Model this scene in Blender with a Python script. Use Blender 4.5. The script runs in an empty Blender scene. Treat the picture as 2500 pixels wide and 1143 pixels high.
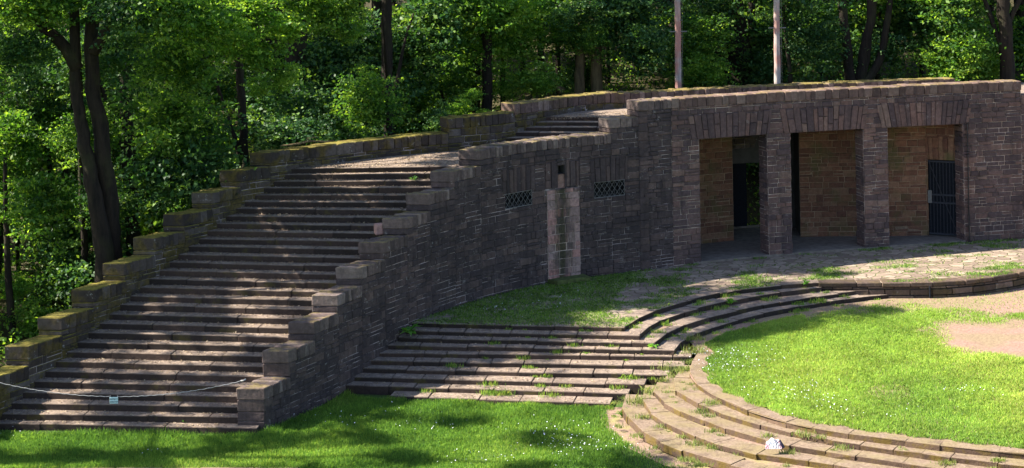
import bpy, math, random
import numpy as np
from mathutils import Vector
random.seed(7)
RNG = np.random.default_rng(7)
S = bpy.context.scene
COL = S.collection
# ---------------------------------------------------------------- camera, sky, sun, exposure
FPX, ROW, ROLL, HC = 4400.0, -233.0, 0.018, 13.17
cam = bpy.data.cameras.new('camera'); camo = bpy.data.objects.new('camera', cam); COL.objects.link(camo)
cam.sensor_width = 36; cam.lens = FPX/2500*36
cam.shift_y = -(571.5-ROW)/2500
cam.clip_start = 0.5; cam.clip_end = 1500
camo.location = (0, 0, HC)
camo.rotation_euler = (math.radians(90), ROLL, 0)
S.camera = camo
SUN_EL, SUN_AZ = math.radians(43), math.radians(180+2)   # azimuth measured from +X, anticlockwise
sdir = Vector((math.cos(SUN_EL)*math.cos(SUN_AZ), math.cos(SUN_EL)*math.sin(SUN_AZ)*-1, math.sin(SUN_EL)))
W = bpy.data.worlds.new('World'); S.world = W; W.use_nodes = True
wn = W.node_tree.nodes; wl = W.node_tree.links
sky = wn.new('ShaderNodeTexSky'); sky.sky_type = 'NISHITA'; sky.sun_disc = False
sky.sun_elevation = SUN_EL; sky.sun_rotation = math.atan2(sdir.x, sdir.y)
wl.new(sky.outputs[0], wn['Background'].inputs[0]); wn['Background'].inputs[1].default_value = 0.075
sl = bpy.data.lights.new('sun', 'SUN'); sl.energy = 5.0; sl.angle = math.radians(0.5); sl.color = (1, .92, .76)
slo = bpy.data.objects.new('sun', sl); COL.objects.link(slo)
slo.rotation_euler = sdir.to_track_quat('Z', 'Y').to_euler()
S.view_settings.view_transform = 'Standard'; S.view_settings.look = 'None'
S.view_settings.gamma = 1; S.view_settings.exposure = 1.82
S.render.engine = 'CYCLES'
S.cycles.max_bounces = 6; S.cycles.diffuse_bounces = 3; S.cycles.transmission_bounces = 3

_c, _s = math.cos(ROLL), math.sin(ROLL)
def P(x, y, z):                      # where a sight line meets the level z
    dx, dy = x-1250, y-ROW
    u = dx*_c-dy*_s; v = dx*_s+dy*_c
    D = FPX*(HC-z)/v
    return (u/FPX*D, D)
def Q(x, y, D):                      # point at depth D
    dx, dy = x-1250, y-ROW
    u = dx*_c-dy*_s; v = dx*_s+dy*_c
    return Vector((u/FPX*D, D, HC-v/FPX*D))

# ---------------------------------------------------------------- object helpers
def tag(o, label=None, cat=None, group=None, kind=None):
    if label: o['label'] = label
    if cat: o['category'] = cat
    if group: o['group'] = group
    if kind: o['kind'] = kind
    return o
def thing(name, label, cat, loc=(0, 0, 0), group=None):
    o = bpy.data.objects.new(name, None); COL.objects.link(o); o.location = loc
    o.empty_display_size = .3
    return tag(o, label, cat, group)
class Geo:
    def __init__(s): s.v = []; s.f = []; s.t = []
    def face(s, pts, tone=.5):
        n = len(s.v); s.v += [tuple(p) for p in pts]; s.f.append(tuple(range(n, n+len(pts)))); s.t.append(tone)
    def add(s, vs, fs, tone=.5):
        n = len(s.v); s.v += [tuple(p) for p in vs]
        for f in fs: s.f.append(tuple(i+n for i in f)); s.t.append(tone)
    def obj(s, name, mat, parent=None, smooth=False):
        me = bpy.data.meshes.new(name)
        if parent is not None and parent.location.length > 0:
            l = parent.location; s.v = [(a-l.x, b-l.y, c-l.z) for a, b, c in s.v]
        me.from_pydata(s.v, [], s.f); me.materials.append(mat)
        at = me.attributes.new('tone', 'FLOAT', 'FACE'); at.data.foreach_set('value', s.t)
        if smooth: me.polygons.foreach_set('use_smooth', [True]*len(me.polygons))
        me.update()
        o = bpy.data.objects.new(name, me); COL.objects.link(o)
        if parent is not None: o.parent = parent
        return o
def npmesh(name, V, k, tone, mat):
    """V (n*k,3) separate faces of k corners"""
    n = len(V)//k
    me = bpy.data.meshes.new(name)
    me.vertices.add(n*k); me.vertices.foreach_set('co', V.astype(np.float32).ravel())
    me.loops.add(n*k); me.loops.foreach_set('vertex_index', np.arange(n*k, dtype=np.int32))
    me.polygons.add(n); me.polygons.foreach_set('loop_start', np.arange(n, dtype=np.int32)*k)
    me.polygons.foreach_set('loop_total', np.full(n, k, dtype=np.int32))
    at = me.attributes.new('tone', 'FLOAT', 'FACE'); at.data.foreach_set('value', tone.astype(np.float32))
    me.update(calc_edges=True); me.materials.append(mat)
    return me
def link(me, name, parent=None, loc=None):
    o = bpy.data.objects.new(name, me); COL.objects.link(o)
    if parent is not None: o.parent = parent
    if loc is not None: o.location = loc
    return o
# cube with chamfered edges in a parametric space, 8 jittered corners
_CF = []
def _cham_topology():
    vid = {}; pos = []
    for ax in range(3):
        for sg in (0, 1):
            for a in (0, 1):
                for b in (0, 1):
                    c = [0, 0, 0]; o = [i for i in range(3) if i != ax]
                    c[ax] = sg; c[o[0]] = a; c[o[1]] = b
                    vid[(ax, tuple(c))] = len(pos); pos.append((ax, tuple(c)))
    faces = []
    for ax in range(3):
        o = [i for i in range(3) if i != ax]
        for sg in (0, 1):
            q = []
            for a, b in ((0, 0), (1, 0), (1, 1), (0, 1)):
                c = [0, 0, 0]; c[ax] = sg; c[o[0]] = a; c[o[1]] = b; q.append(vid[(ax, tuple(c))])
            faces.append(q)
        for a in (0, 1):
            for b in (0, 1):     # edge along ax
                c0 = [0, 0, 0]; c0[o[0]] = a; c0[o[1]] = b; c1 = list(c0); c1[ax] = 1
                c0, c1 = tuple(c0), tuple(c1)
                faces.append([vid[(o[0], c0)], vid[(o[0], c1)], vid[(o[1], c1)], vid[(o[1], c0)]])
    for a in (0, 1):
        for b in (0, 1):
            for c in (0, 1):
                faces.append([vid[(0, (a, b, c))], vid[(1, (a, b, c))], vid[(2, (a, b, c))]])
    return pos, faces
CPOS, CFACE = _cham_topology()
def chbox(g, M, s0, s1, d0, d1, z0, z1, b=.015, j=.01, tone=None):
    if tone is None: tone = random.random()
    co = {}
    for a in (0, 1):
        for e in (0, 1):
            for c in (0, 1):
                co[(a, e, c)] = ((s1 if a else s0)+random.uniform(-j, j)*.6, (d1 if e else d0)+random.uniform(-j, j), (z1 if c else z0)+random.uniform(-j, j)*.5)
    L = (abs(s1-s0), abs(d1-d0), abs(z1-z0))
    vs = []
    for ax, c in CPOS:
        w = []
        for i in range(3):
            t = 0 if i == ax else min(.45, b/max(L[i], 1e-4))
            w.append(t if c[i] == 0 else 1-t)
        p = [0, 0, 0]
        for k, q in co.items():
            m = (w[0] if k[0] else 1-w[0])*(w[1] if k[1] else 1-w[1])*(w[2] if k[2] else 1-w[2])
            for i in range(3): p[i] += m*q[i]
        vs.append(M(p[0], p[2], p[1]))
    g.add(vs, CFACE, tone)
class Curve:
    turn = None
    def __init__(s, pts, smooth=True):
        p = [Vector(q) for q in pts]
        if smooth and len(p) > 2:
            out = []
            for i in range(len(p)-1):
                a = p[i-1] if i else p[0]*2-p[1]; b = p[i]; c = p[i+1]; d = p[i+2] if i+2 < len(p) else p[-1]*2-p[-2]
                for k in range(8):
                    t = k/8
                    out.append(.5*((2*b)+(c-a)*t+(2*a-5*b+4*c-d)*t*t+(3*b-a-3*c+d)*t**3))
            out.append(p[-1]); p = out
        s.p = p; s.a = [0]
        for i in range(1, len(p)): s.a.append(s.a[-1]+(p[i]-p[i-1]).length)
        s.L = s.a[-1]
    def at(s, t):
        import bisect
        i = min(max(bisect.bisect_right(s.a, t)-1, 0), len(s.p)-2)
        d = s.p[i+1]-s.p[i]; L = s.a[i+1]-s.a[i]
        return s.p[i]+d*((t-s.a[i])/L)
    def tan(s, t):
        v = s.at(min(t+.25, s.L))-s.at(max(t-.25, 0)); return v.normalized()
    def M(s, t, z, d=0):
        p = s.at(t); g = s.tan(t)
        if s.turn is None: return (p.x+g.y*d, p.y-g.x*d, z)
        w = min(1, max(0, (p.x-s.turn)/3)); nx, ny = 1+(g.y-1)*w, -.1+(-g.x+.1)*w; L = math.hypot(nx, ny)
        return (p.x+nx/L*d, p.y+ny/L*d, z)
    def s_at(s, fn):            # first arc length where fn(point) turns >=0
        t = 0
        while t < s.L:
            if fn(s.at(t)) >= 0: return t
            t += .02
        return s.L
def splits(a, b, lo, hi):
    out = [a]
    while b-out[-1] > hi: out.append(out[-1]+random.uniform(lo, hi))
    if b-out[-1] < lo*.5 and len(out) > 1: out[-1] = b
    else: out.append(b)
    return out
def masonry(g, gm, M, s0, s1, z0, z1, holes=(), rh=(.09, .24), rl=(.16, .6), relief=.02, depth=.0, tone=None, seg=.6):
    """rubble courses of separate stones in front of a mortar sheet"""
    zs = splits(z0, z1, *rh)
    for za, zb in zip(zs, zs[1:]):
        br = {s0, s1}
        for h in holes:
            if h[2] < zb and h[3] > za:
                for q in h[:2]:
                    if s0 < q < s1: br.add(q)
        br = sorted(br)
        for a, b in zip(br, br[1:]):
            if b-a < .01: continue
            mid = (a+b)/2; zz = [(za, zb)]
            for h in holes:
                if h[0] < mid < h[1]:
                    nz = []
                    for x, y in zz:
                        if h[2] >= y or h[3] <= x: nz.append((x, y)); continue
                        if h[2] > x: nz.append((x, h[2]))
                        if h[3] < y: nz.append((h[3], y))
                    zz = nz
            for x, y in zz:
                if y-x < .01: continue
                n = max(1, int((b-a)/seg+.99))
                for i in range(n):
                    u, v = a+(b-a)*i/n, a+(b-a)*(i+1)/n
                    gm.face([M(u, x, depth), M(v, x, depth), M(v, y, depth), M(u, y, depth)])
                if y-x < .05: continue
                ss = splits(a, b, *rl)
                for p, q in zip(ss, ss[1:]):
                    if q-p < .06: continue
                    parts = [(x, y)]
                    if y-x > .2 and random.random() < .18: m_ = random.uniform(.4, .6)*(y-x)+x; parts = [(x, m_), (m_, y)]
                    for (e, f) in parts:
                        G = random.uniform(.004, .010); t = tone() if tone else random.random()
                        d = depth+relief+random.uniform(-.012, .016); bv = random.uniform(.008, .022)
                        jx = lambda: random.uniform(-.006, .006)
                        o = [(p+G+jx(), e+G+jx()), (q-G+jx(), e+G+jx()), (q-G+jx(), f-G+jx()), (p+G+jx(), f-G+jx())]
                        cx = sum(k[0] for k in o)/4; cz = sum(k[1] for k in o)/4
                        inn = [(k[0]+(bv if k[0] < cx else -bv), k[1]+(bv if k[1] < cz else -bv)) for k in o]
                        vs = [M(k[0], k[1], depth+.001) for k in o]+[M(k[0], k[1], d+jx()) for k in inn]
                        g.add(vs, [(0, 1, 5, 4), (1, 2, 6, 5), (2, 3, 7, 6), (3, 0, 4, 7), (4, 5, 6, 7)], t)
def fan(g, M, s0, s1, z0, z1, lean=.12, w=(.12, .22), relief=.03):
    """flat arch of upright voussoirs, leaning outwards from the middle"""
    ss = splits(s0, s1, *w); c = (s0+s1)/2
    for i in range(6):
        a_, b_ = s0-.06+(s1-s0+.12)*i/6, s0-.06+(s1-s0+.12)*(i+1)/6; g.face([M(a_, z0, .0006), M(b_, z0, .0006), M(b_, z1+.04, .0006), M(a_, z1+.04, .0006)], .1)
    for p, q in zip(ss, ss[1:]):
        k = lean*(1 if True else 0)
        tp = p+(p-c)*k; tq = q+(q-c)*k
        zt = z1+random.uniform(-.05, .05)
        cuts = [z0, zt] if random.random() < .6 else [z0, z0+(zt-z0)*random.uniform(.3, .7), zt]
        for e, f in zip(cuts, cuts[1:]):
            G = .006; d = relief+random.uniform(-.015, .02); t = random.random()
            def L(a, b, z): return a+(b-a)*(z-z0)/(zt-z0)
            o = [(L(p, tp, e)+G, e+G), (L(q, tq, e)-G, e+G), (L(q, tq, f)-G, f-G), (L(p, tp, f)+G, f-G)]
            cx = sum(k[0] for k in o)/4; cz = sum(k[1] for k in o)/4; bv = .012
            inn = [(k[0]+(bv if k[0] < cx else -bv), k[1]+(bv if k[1] < cz else -bv)) for k in o]
            vs = [M(k[0], k[1], .001) for k in o]+[M(k[0], k[1], d) for k in inn]
            g.add(vs, [(0, 1, 5, 4), (1, 2, 6, 5), (2, 3, 7, 6), (3, 0, 4, 7), (4, 5, 6, 7)], t)
def tube(g, pts, rad, n=10, tone=.5, wob=0, cap=True):
    pts = [Vector(p) for p in pts]; rings = []
    for i, p in enumerate(pts):
        t = (pts[min(i+1, len(pts)-1)]-pts[max(i-1, 0)]).normalized()
        a = t.orthogonal().normalized() if i == 0 else (prev-t*prev.dot(t)).normalized()
        prev = a; b = t.cross(a); r = rad[i] if hasattr(rad, '__len__') else rad
        rings.append([p+(a*math.cos(k*2*math.pi/n)+b*math.sin(k*2*math.pi/n))*r*(1+random.uniform(-wob, wob)) for k in range(n)])
    base = len(g.v)
    for R in rings: g.v += [tuple(v) for v in R]
    for i in range(len(rings)-1):
        for k in range(n):
            g.f.append((base+i*n+k, base+i*n+(k+1) % n, base+(i+1)*n+(k+1) % n, base+(i+1)*n+k)); g.t.append(tone)
    if cap:
        g.f.append(tuple(base+k for k in range(n))[::-1]); g.t.append(tone)
        g.f.append(tuple(base+(len(rings)-1)*n+k for k in range(n))); g.t.append(tone)

# ---------------------------------------------------------------- materials
class NT:
    def __init__(s, name):
        s.m = bpy.data.materials.new(name); s.m.use_nodes = True; s.t = s.m.node_tree
        s.b = s.t.nodes['Principled BSDF']; s.out = s.t.nodes['Material Output']
        s.pos = s.n('ShaderNodeNewGeometry')
        s.b.inputs['Roughness'].default_value = .9; s.b.inputs['Specular IOR Level'].default_value = .25
    def n(s, k, **kw):
        o = s.t.nodes.new(k)
        for a, b in kw.items(): setattr(o, a, b)
        return o
    def l(s, a, b): s.t.links.new(a, b)
    def noise(s, scale, detail=4, rough=.6, vec=None, out=0, stretch=None):
        o = s.n('ShaderNodeTexNoise'); o.inputs['Scale'].default_value = scale; o.inputs['Detail'].default_value = detail; o.inputs['Roughness'].default_value = rough
        src = vec or s.pos.outputs['Position']
        if stretch:
            mp = s.n('ShaderNodeMapping'); mp.inputs['Scale'].default_value = stretch; s.l(src, mp.inputs[0]); src = mp.outputs[0]
        s.l(src, o.inputs['Vector']); return o.outputs[out]
    def attr(s, name='tone'):
        o = s.n('ShaderNodeAttribute', attribute_name=name); return o.outputs['Fac']
    def ramp(s, fac, stops, interp='LINEAR'):
        o = s.n('ShaderNodeValToRGB'); r = o.color_ramp; r.interpolation = interp
        while len(r.elements) < len(stops): r.elements.new(.5)
        for e, (p, c) in zip(r.elements, stops):
            e.position = p; e.color = (*c, 1) if hasattr(c, '__len__') else (c, c, c, 1)
        s.l(fac, o.inputs[0]); return o.outputs[0]
    def mix(s, fac, a, b, mode='MIX'):
        o = s.n('ShaderNodeMix', data_type='RGBA', blend_type=mode)
        for v, i in ((fac, 0), (a, 6), (b, 7)):
            if hasattr(v, 'is_output') or isinstance(v, bpy.types.NodeSocket): s.l(v, o.inputs[i])
            elif hasattr(v, '__len__'): o.inputs[i].default_value = (*v, 1)
            elif i == 0: o.inputs[0].default_value = v
            else: o.inputs[i].default_value = (v, v, v, 1)
        return o.outputs[2]
    def math(s, op, a, b=0, clamp=False):
        o = s.n('ShaderNodeMath', operation=op, use_clamp=clamp)
        for v, i in ((a, 0), (b, 1)):
            if isinstance(v, bpy.types.NodeSocket): s.l(v, o.inputs[i])
            else: o.inputs[i].default_value = v
        return o.outputs[0]
    def bump(s, h, strength=.5, dist=.02):
        o = s.n('ShaderNodeBump'); o.inputs['Strength'].default_value = strength; o.inputs['Distance'].default_value = dist
        s.l(h, o.inputs['Height']); s.l(o.outputs[0], s.b.inputs['Normal'])
    def col(s, c):
        if isinstance(c, bpy.types.NodeSocket): s.l(c, s.b.inputs['Base Color'])
        else: s.b.inputs['Base Color'].default_value = (*c, 1)
def stone_mat(name, stops, lichen=.25, topmoss=.0, moss_col=(.22, .17, .03), soot=.5, streaks=0, sidemoss=0, lich_col=(.42, .40, .38), warm=None):
    m = NT(name); t = m.attr()
    base = m.ramp(t, stops)
    fine = m.noise(9, 6, .7); big = m.noise(.55, 4, .6); med = m.noise(2.6, 5, .65)
    c = m.mix(.75, base, m.ramp(fine, [(.25, .45), (.5, .95), (.78, 1.7)]), 'MULTIPLY')
    if soot: c = m.mix(m.math('MULTIPLY', m.ramp(big, [(.38, 1.), (.62, 0.)]), soot), c, (.022, .019, .022))
    if streaks:
        st = m.noise(5, 3, .6, stretch=(1, 1, .08)); c = m.mix(m.math('MULTIPLY', m.ramp(st, [(.5, 0.), (.72, 1.)]), streaks), c, (.02, .017, .02))
    if warm: c = m.mix(m.ramp(m.noise(1.1, 3), [(.5, 0.), (.68, .8)]), c, warm)
    if lichen:
        lf = m.noise(6.5, 5, .75); lf2 = m.noise(1.3, 2)
        k = m.math('MULTIPLY', m.ramp(lf, [(.60, 0.), (.67, 1.)]), m.ramp(lf2, [(.45, 0.), (.62, 1.)]))
        c = m.mix(m.math('MULTIPLY', k, lichen), c, lich_col)
    sx = m.n('ShaderNodeSeparateXYZ'); m.l(m.pos.outputs['Normal'], sx.inputs[0])
    if topmoss:
        up = m.ramp(sx.outputs[2], [(.35, 0.), (.8, 1.)])
        k = m.math('MULTIPLY', up, m.ramp(med, [(.5-topmoss*.35, 0.), (.62-topmoss*.3, 1.)]))
        c = m.mix(m.math('MULTIPLY', k, min(1, topmoss+.3)), c, m.ramp(fine, [(.3, [x*.5 for x in moss_col]), (.7, [x*1.5 for x in moss_col])]))
    if sidemoss:
        k = m.math('MULTIPLY', m.ramp(m.noise(1.7, 4), [(.48, 0.), (.6, 1.)]), sidemoss)
        c = m.mix(k, c, m.ramp(fine, [(.3, (.03, .026, .008)), (.7, (.14, .10, .02))]))
    m.col(c)
    h = m.math('ADD', m.math('MULTIPLY', fine, .5), med)
    m.bump(h, .9, .035)
    return m.m
WALLSTOPS = [(0, (.054, .040, .043)), (.3, (.066, .049, .051)), (.6, (.078, .057, .058)), (.85, (.094, .064, .061)), (1, (.125, .087, .08))]
M_WALL = stone_mat('dark_sandstone', WALLSTOPS, lichen=.5, streaks=.5, soot=.5)
M_FACADE = stone_mat('facade_sandstone', [(0, (.080, .054, .058)), (.3, (.105, .070, .072)), (.6, (.135, .086, .082)), (.85, (.17, .098, .086)), (1, (.21, .14, .12))], lichen=.3, streaks=.45, soot=.35)
M_RED = stone_mat('red_sandstone', [(0, (.12, .054, .040)), (.4, (.165, .078, .053)), (.7, (.205, .098, .063)), (1, (.24, .135, .09))], lichen=0, soot=.2, warm=(.085, .085, .035))
M_COPE = stone_mat('coping_sandstone', [(0, (.07, .052, .052)), (.4, (.105, .076, .074)), (.7, (.145, .105, .098)), (1, (.20, .155, .145))], lichen=.5, topmoss=.12, soot=.3, streaks=.4)
M_TOPCOPE = stone_mat('sun_brightened_coping', [(0, (.09, .058, .052)), (.4, (.13, .082, .072)), (.7, (.17, .11, .095)), (1, (.21, .15, .13))], lichen=.35, topmoss=.1, soot=.3, streaks=.4)  # coping copy lightened and warmed, sunshine on the facade top put into colour
M_MOSSY = stone_mat('mossy_sandstone', [(0, (.038, .030, .026)), (.4, (.058, .045, .038)), (.7, (.085, .066, .056)), (1, (.13, .11, .10))], lichen=.8, topmoss=.75, soot=.35, sidemoss=.75, moss_col=(.16, .135, .022), lich_col=(.55, .55, .55))
M_STEP = None
M_ARC = None
M_PIER = stone_mat('stained_pink_sandstone', [(0, (.20, .12, .11)), (.4, (.34, .22, .20)), (.7, (.46, .34, .31)), (1, (.36, .18, .16))], lichen=.6, soot=.5, streaks=.9, sidemoss=.2)
def _pierstain(m):
    f = m.noise(9, 6, .7); t = m.attr(); st = m.noise(5, 4, .7, stretch=(1, 1, .12)); big = m.noise(2.2, 4, .7)
    c = m.mix(.8, m.ramp(t, [(0, (.18, .12, .115)), (.5, (.30, .21, .20)), (1, (.38, .19, .17))]), m.ramp(f, [(.3, .55), (.7, 1.4)]), 'MULTIPLY')
    sx = m.n('ShaderNodeSeparateXYZ'); m.l(m.pos.outputs['Position'], sx.inputs[0])
    d = m.math('ABSOLUTE', m.math('SUBTRACT', sx.outputs[0], 1.42)); d = m.math('ADD', d, m.math('MULTIPLY', m.math('SUBTRACT', st, .5), 1.0))
    c = m.mix(m.ramp(d, [(.08, .95), (.30, 0.)]), c, m.ramp(f, [(.3, (.022, .022, .014)), (.7, (.065, .06, .03))]))
    c = m.mix(m.ramp(st, [(.52, 0.), (.68, .85)]), c, (.05, .04, .045))
    c = m.mix(m.ramp(big, [(.56, 0.), (.66, .6)]), c, (.05, .045, .045))
    m.col(c); m.bump(m.math('ADD', f, big), .9, .03); return m.m
M_PIERW = _pierstain(NT('water_stained_pier_stone'))
M_COPE2 = stone_mat('reddish_mossy_coping', [(0, (.08, .055, .05)), (.4, (.12, .08, .07)), (.7, (.18, .12, .10)), (1, (.26, .19, .17))], lichen=.6, topmoss=.45, soot=.3, sidemoss=.3, moss_col=(.2, .16, .03))
def mortar_mat(name, c, dark, amt):
    m = NT(name); f = m.noise(1.2, 5, .7); g = m.noise(14, 3)
    col = m.mix(m.ramp(f, [(.5-amt, 1.), (.62-amt, 0.)]), c, dark)
    m.col(m.mix(.6, col, m.ramp(g, [(.3, .5), (.7, 1.2)]), 'MULTIPLY')); m.bump(g, .5, .01); return m.m
M_MORT = mortar_mat('dark_mortar', (.36, .30, .30), (.035, .03, .033), .03)
M_MORTF = mortar_mat('pale_mortar', (.44, .35, .31), (.08, .06, .055), .06)
M_MORTR = mortar_mat('warm_mortar', (.32, .23, .16), (.20, .14, .10), .1)
def plain(name, c, rough=.8, metal=0, n=20, var=.35, spec=.3):
    m = NT(name); f = m.noise(n, 4); m.col(m.mix(.8, c, m.ramp(f, [(.3, 1-var), (.7, 1+var)]), 'MULTIPLY'))
    m.b.inputs['Roughness'].default_value = rough; m.b.inputs['Metallic'].default_value = metal; m.b.inputs['Specular IOR Level'].default_value = spec
    m.bump(f, .3, .01); return m.m
M_IRON = plain('dark_painted_iron', (.010, .012, .018), .8, spec=.1)
M_GRATE = plain('weathered_iron', (.14, .14, .145), .6)
plain_bar = plain('dull_blue_iron', (.035, .038, .05), .7, spec=.15)
M_VOID = plain('dark_void_shade', (.006, .006, .008), .95)  # shade inside window recesses and block joints painted as near-black
M_CONC = plain('smooth_concrete', (.16, .135, .12), .85, n=5, var=.4)
M_DARKPL = plain('dark_plaster', (.07, .068, .066), .9, n=3)
M_ROPE = plain('frayed_rope', (.36, .35, .36), .9)
M_SIGN = plain('pale_sign_plate', (.55, .72, .76), .5, var=.08)
M_INK = plain('dark_lettering', (.03, .07, .10), .6)
M_BAGW = NT('crumpled_white_foil'); M_BAGW.col(M_BAGW.ramp(M_BAGW.noise(5, 2), [(.45, (.42, .44, .50)), (.54, (.52, .48, .52)), (.62, (.50, .22, .28))])); M_BAGW.b.inputs['Roughness'].default_value = .4; M_BAGW = M_BAGW.m
M_BAGD = plain('dark_bag_side', (.05, .03, .06), .6)
def pole_mat():
    m = NT('weathered_pole'); f = m.noise(3, 4, .6, stretch=(3, 3, .5)); g = m.noise(1.0, 2)
    c = m.ramp(f, [(.3, (.20, .18, .19)), (.5, (.36, .31, .31)), (.7, (.50, .42, .38))])
    m.col(m.mix(m.ramp(g, [(.5, 0.), (.6, .7)]), c, (.34, .14, .12))); return m.m
M_POLE = pole_mat()
def bark_mat(name, a, b):
    m = NT(name); f = m.noise(7, 5, .7, stretch=(1, 1, .18)); mo = m.noise(1.1, 3)
    c = m.ramp(f, [(.3, a), (.7, b)])
    m.col(m.mix(m.ramp(mo, [(.5, 0.), (.66, .35)]), c, (.05, .055, .02))); m.bump(f, 1, .05); return m.m
M_BARK = bark_mat('brown_bark', (.005, .004, .0035), (.030, .021, .016))
M_BARKL = bark_mat('pale_bark', (.03, .022, .014), (.20, .15, .08))
def leaf_mat(name, stops, trans=.5, gloss=.5, glow=(2.1, 2.0, .6), var=(.8, 1.7)):
    m = NT(name); t = m.attr(); c = m.ramp(t, stops)
    c = m.mix(.7, c, m.ramp(m.noise(.9, 3), [(.3, var[0]), (.7, var[1])]), 'MULTIPLY')
    m.col(c); m.b.inputs['Roughness'].default_value = gloss; m.b.inputs['Specular IOR Level'].default_value = .22
    tr = m.n('ShaderNodeBsdfTranslucent'); m.l(m.mix(1, c, glow, 'MULTIPLY'), tr.inputs[0])
    mx = m.n('ShaderNodeMixShader'); mx.inputs[0].default_value = trans
    m.l(m.b.outputs[0], mx.inputs[1]); m.l(tr.outputs[0], mx.inputs[2]); m.l(mx.outputs[0], m.out.inputs[0]); return m.m
M_LEAF = leaf_mat('beech_leaf', [(0, (.020, .060, .016)), (.45, (.060, .14, .028)), (1, (.20, .30, .06))])
M_LEAFD = leaf_mat('dark_leaf', [(0, (.014, .046, .02)), (.5, (.035, .09, .032)), (1, (.12, .20, .05))], .35)
M_LEAFB = leaf_mat('bright_leaf', [(0, (.04, .11, .022)), (.5, (.11, .22, .04)), (1, (.26, .36, .07))], .5)
GG = dict(glow=(1.35, 1.3, .9), var=(.7, 1.3))
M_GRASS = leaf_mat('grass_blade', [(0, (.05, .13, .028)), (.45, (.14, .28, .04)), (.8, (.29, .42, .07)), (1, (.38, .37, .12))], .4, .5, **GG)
M_GRASSY = leaf_mat('sun_brightened_grass_blade', [(0, (.13, .25, .05)), (.4, (.25, .41, .065)), (.75, (.39, .49, .10)), (1, (.56, .49, .22))], .4, .5, **GG)  # grass blade copy with sun brightness put into the colour; straw tips real
M_DRY = leaf_mat('dry_grass_blade', [(0, (.12, .20, .05)), (.5, (.22, .28, .08)), (1, (.36, .33, .14))], .3, .6, **GG)
def ground_mat(name, fn):
    m = NT(name); fn(m); return m.m
def _terrain(m):
    a = m.noise(1.2, 5); b = m.noise(14, 5, .7)
    forest = m.ramp(b, [(.3, (.02, .02, .010)), (.6, (.06, .05, .022)), (.8, (.05, .09, .02))])
    grass = m.ramp(b, [(.3, (.03, .06, .012)), (.7, (.07, .13, .02))])
    sx = m.n('ShaderNodeSeparateXYZ'); m.l(m.pos.outputs['Position'], sx.inputs[0])
    k = m.ramp(m.math('MULTIPLY', m.math('ADD', sx.outputs[1], m.math('MULTIPLY', a, 4)), .01), [(.50, 0.), (.53, 1.)])
    m.col(m.mix(k, grass, forest)); m.bump(b, .8, .05)
M_TERR = ground_mat('forest_and_lawn_soil', _terrain)
def _orch(m):
    a = m.noise(.45, 4); b = m.noise(16, 5, .7)
    dirt = m.ramp(b, [(.3, (.17, .10, .08)), (.7, (.33, .22, .18))]); gr = m.ramp(b, [(.3, (.06, .10, .02)), (.7, (.20, .24, .06))])
    m.col(m.mix(m.ramp(a, [(.40, 0.), (.5, 1.)]), dirt, m.mix(.25, dirt, gr))); m.bump(b, .8, .02)
M_DIRT = ground_mat('reddish_gravelly_dirt', _orch)
def _pave(m):
    wob = m.noise(1.5, 3, out=1)
    vm = m.mix(.12, m.pos.outputs['Position'], wob, 'ADD')
    mp = m.n('ShaderNodeMapping'); mp.inputs['Scale'].default_value = (1, 1.25, 1); m.l(vm, mp.inputs[0])
    v = m.n('ShaderNodeTexVoronoi', feature='DISTANCE_TO_EDGE'); v.inputs['Scale'].default_value = 2.7; m.l(mp.outputs[0], v.inputs['Vector'])
    v2 = m.n('ShaderNodeTexVoronoi'); v2.inputs['Scale'].default_value = 2.7; m.l(mp.outputs[0], v2.inputs['Vector'])
    f = m.noise(10, 5, .7)
    slab = m.mix(.7, m.ramp(v2.outputs['Color'], [(.2, (.19, .14, .115)), (.5, (.26, .20, .16)), (.8, (.33, .26, .21))]), m.ramp(f, [(.3, .6), (.7, 1.25)]), 'MULTIPLY')
    joint = m.ramp(m.noise(3, 3), [(.4, (.11, .08, .06)), (.6, (.13, .16, .05))])
    e = m.ramp(v.outputs['Distance'], [(.015, 0.), (.06, 1.)])
    m.col(m.mix(e, joint, slab)); m.bump(m.math('ADD', m.math('MULTIPLY', f, .35), e), .9, .03)
M_PAVE = ground_mat('crazy_paving', _pave)
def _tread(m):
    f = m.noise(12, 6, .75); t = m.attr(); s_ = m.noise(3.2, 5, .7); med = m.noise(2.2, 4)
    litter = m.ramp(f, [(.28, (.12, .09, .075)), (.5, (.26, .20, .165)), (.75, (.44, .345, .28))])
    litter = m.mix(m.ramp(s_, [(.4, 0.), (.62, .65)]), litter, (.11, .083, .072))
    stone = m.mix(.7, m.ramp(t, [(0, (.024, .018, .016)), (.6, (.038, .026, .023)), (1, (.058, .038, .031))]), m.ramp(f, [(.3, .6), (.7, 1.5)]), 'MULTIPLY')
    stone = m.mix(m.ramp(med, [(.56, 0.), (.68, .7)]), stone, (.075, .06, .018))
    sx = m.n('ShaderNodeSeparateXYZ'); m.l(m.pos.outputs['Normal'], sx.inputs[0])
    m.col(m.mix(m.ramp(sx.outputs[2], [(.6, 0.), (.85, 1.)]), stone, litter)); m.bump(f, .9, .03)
M_TREAD = ground_mat('littered_tread_shaded_riser', _tread); M_STEP = M_TREAD  # soiled risers darkened further, littered tops lightened, painting in the skylight contrast
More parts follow.
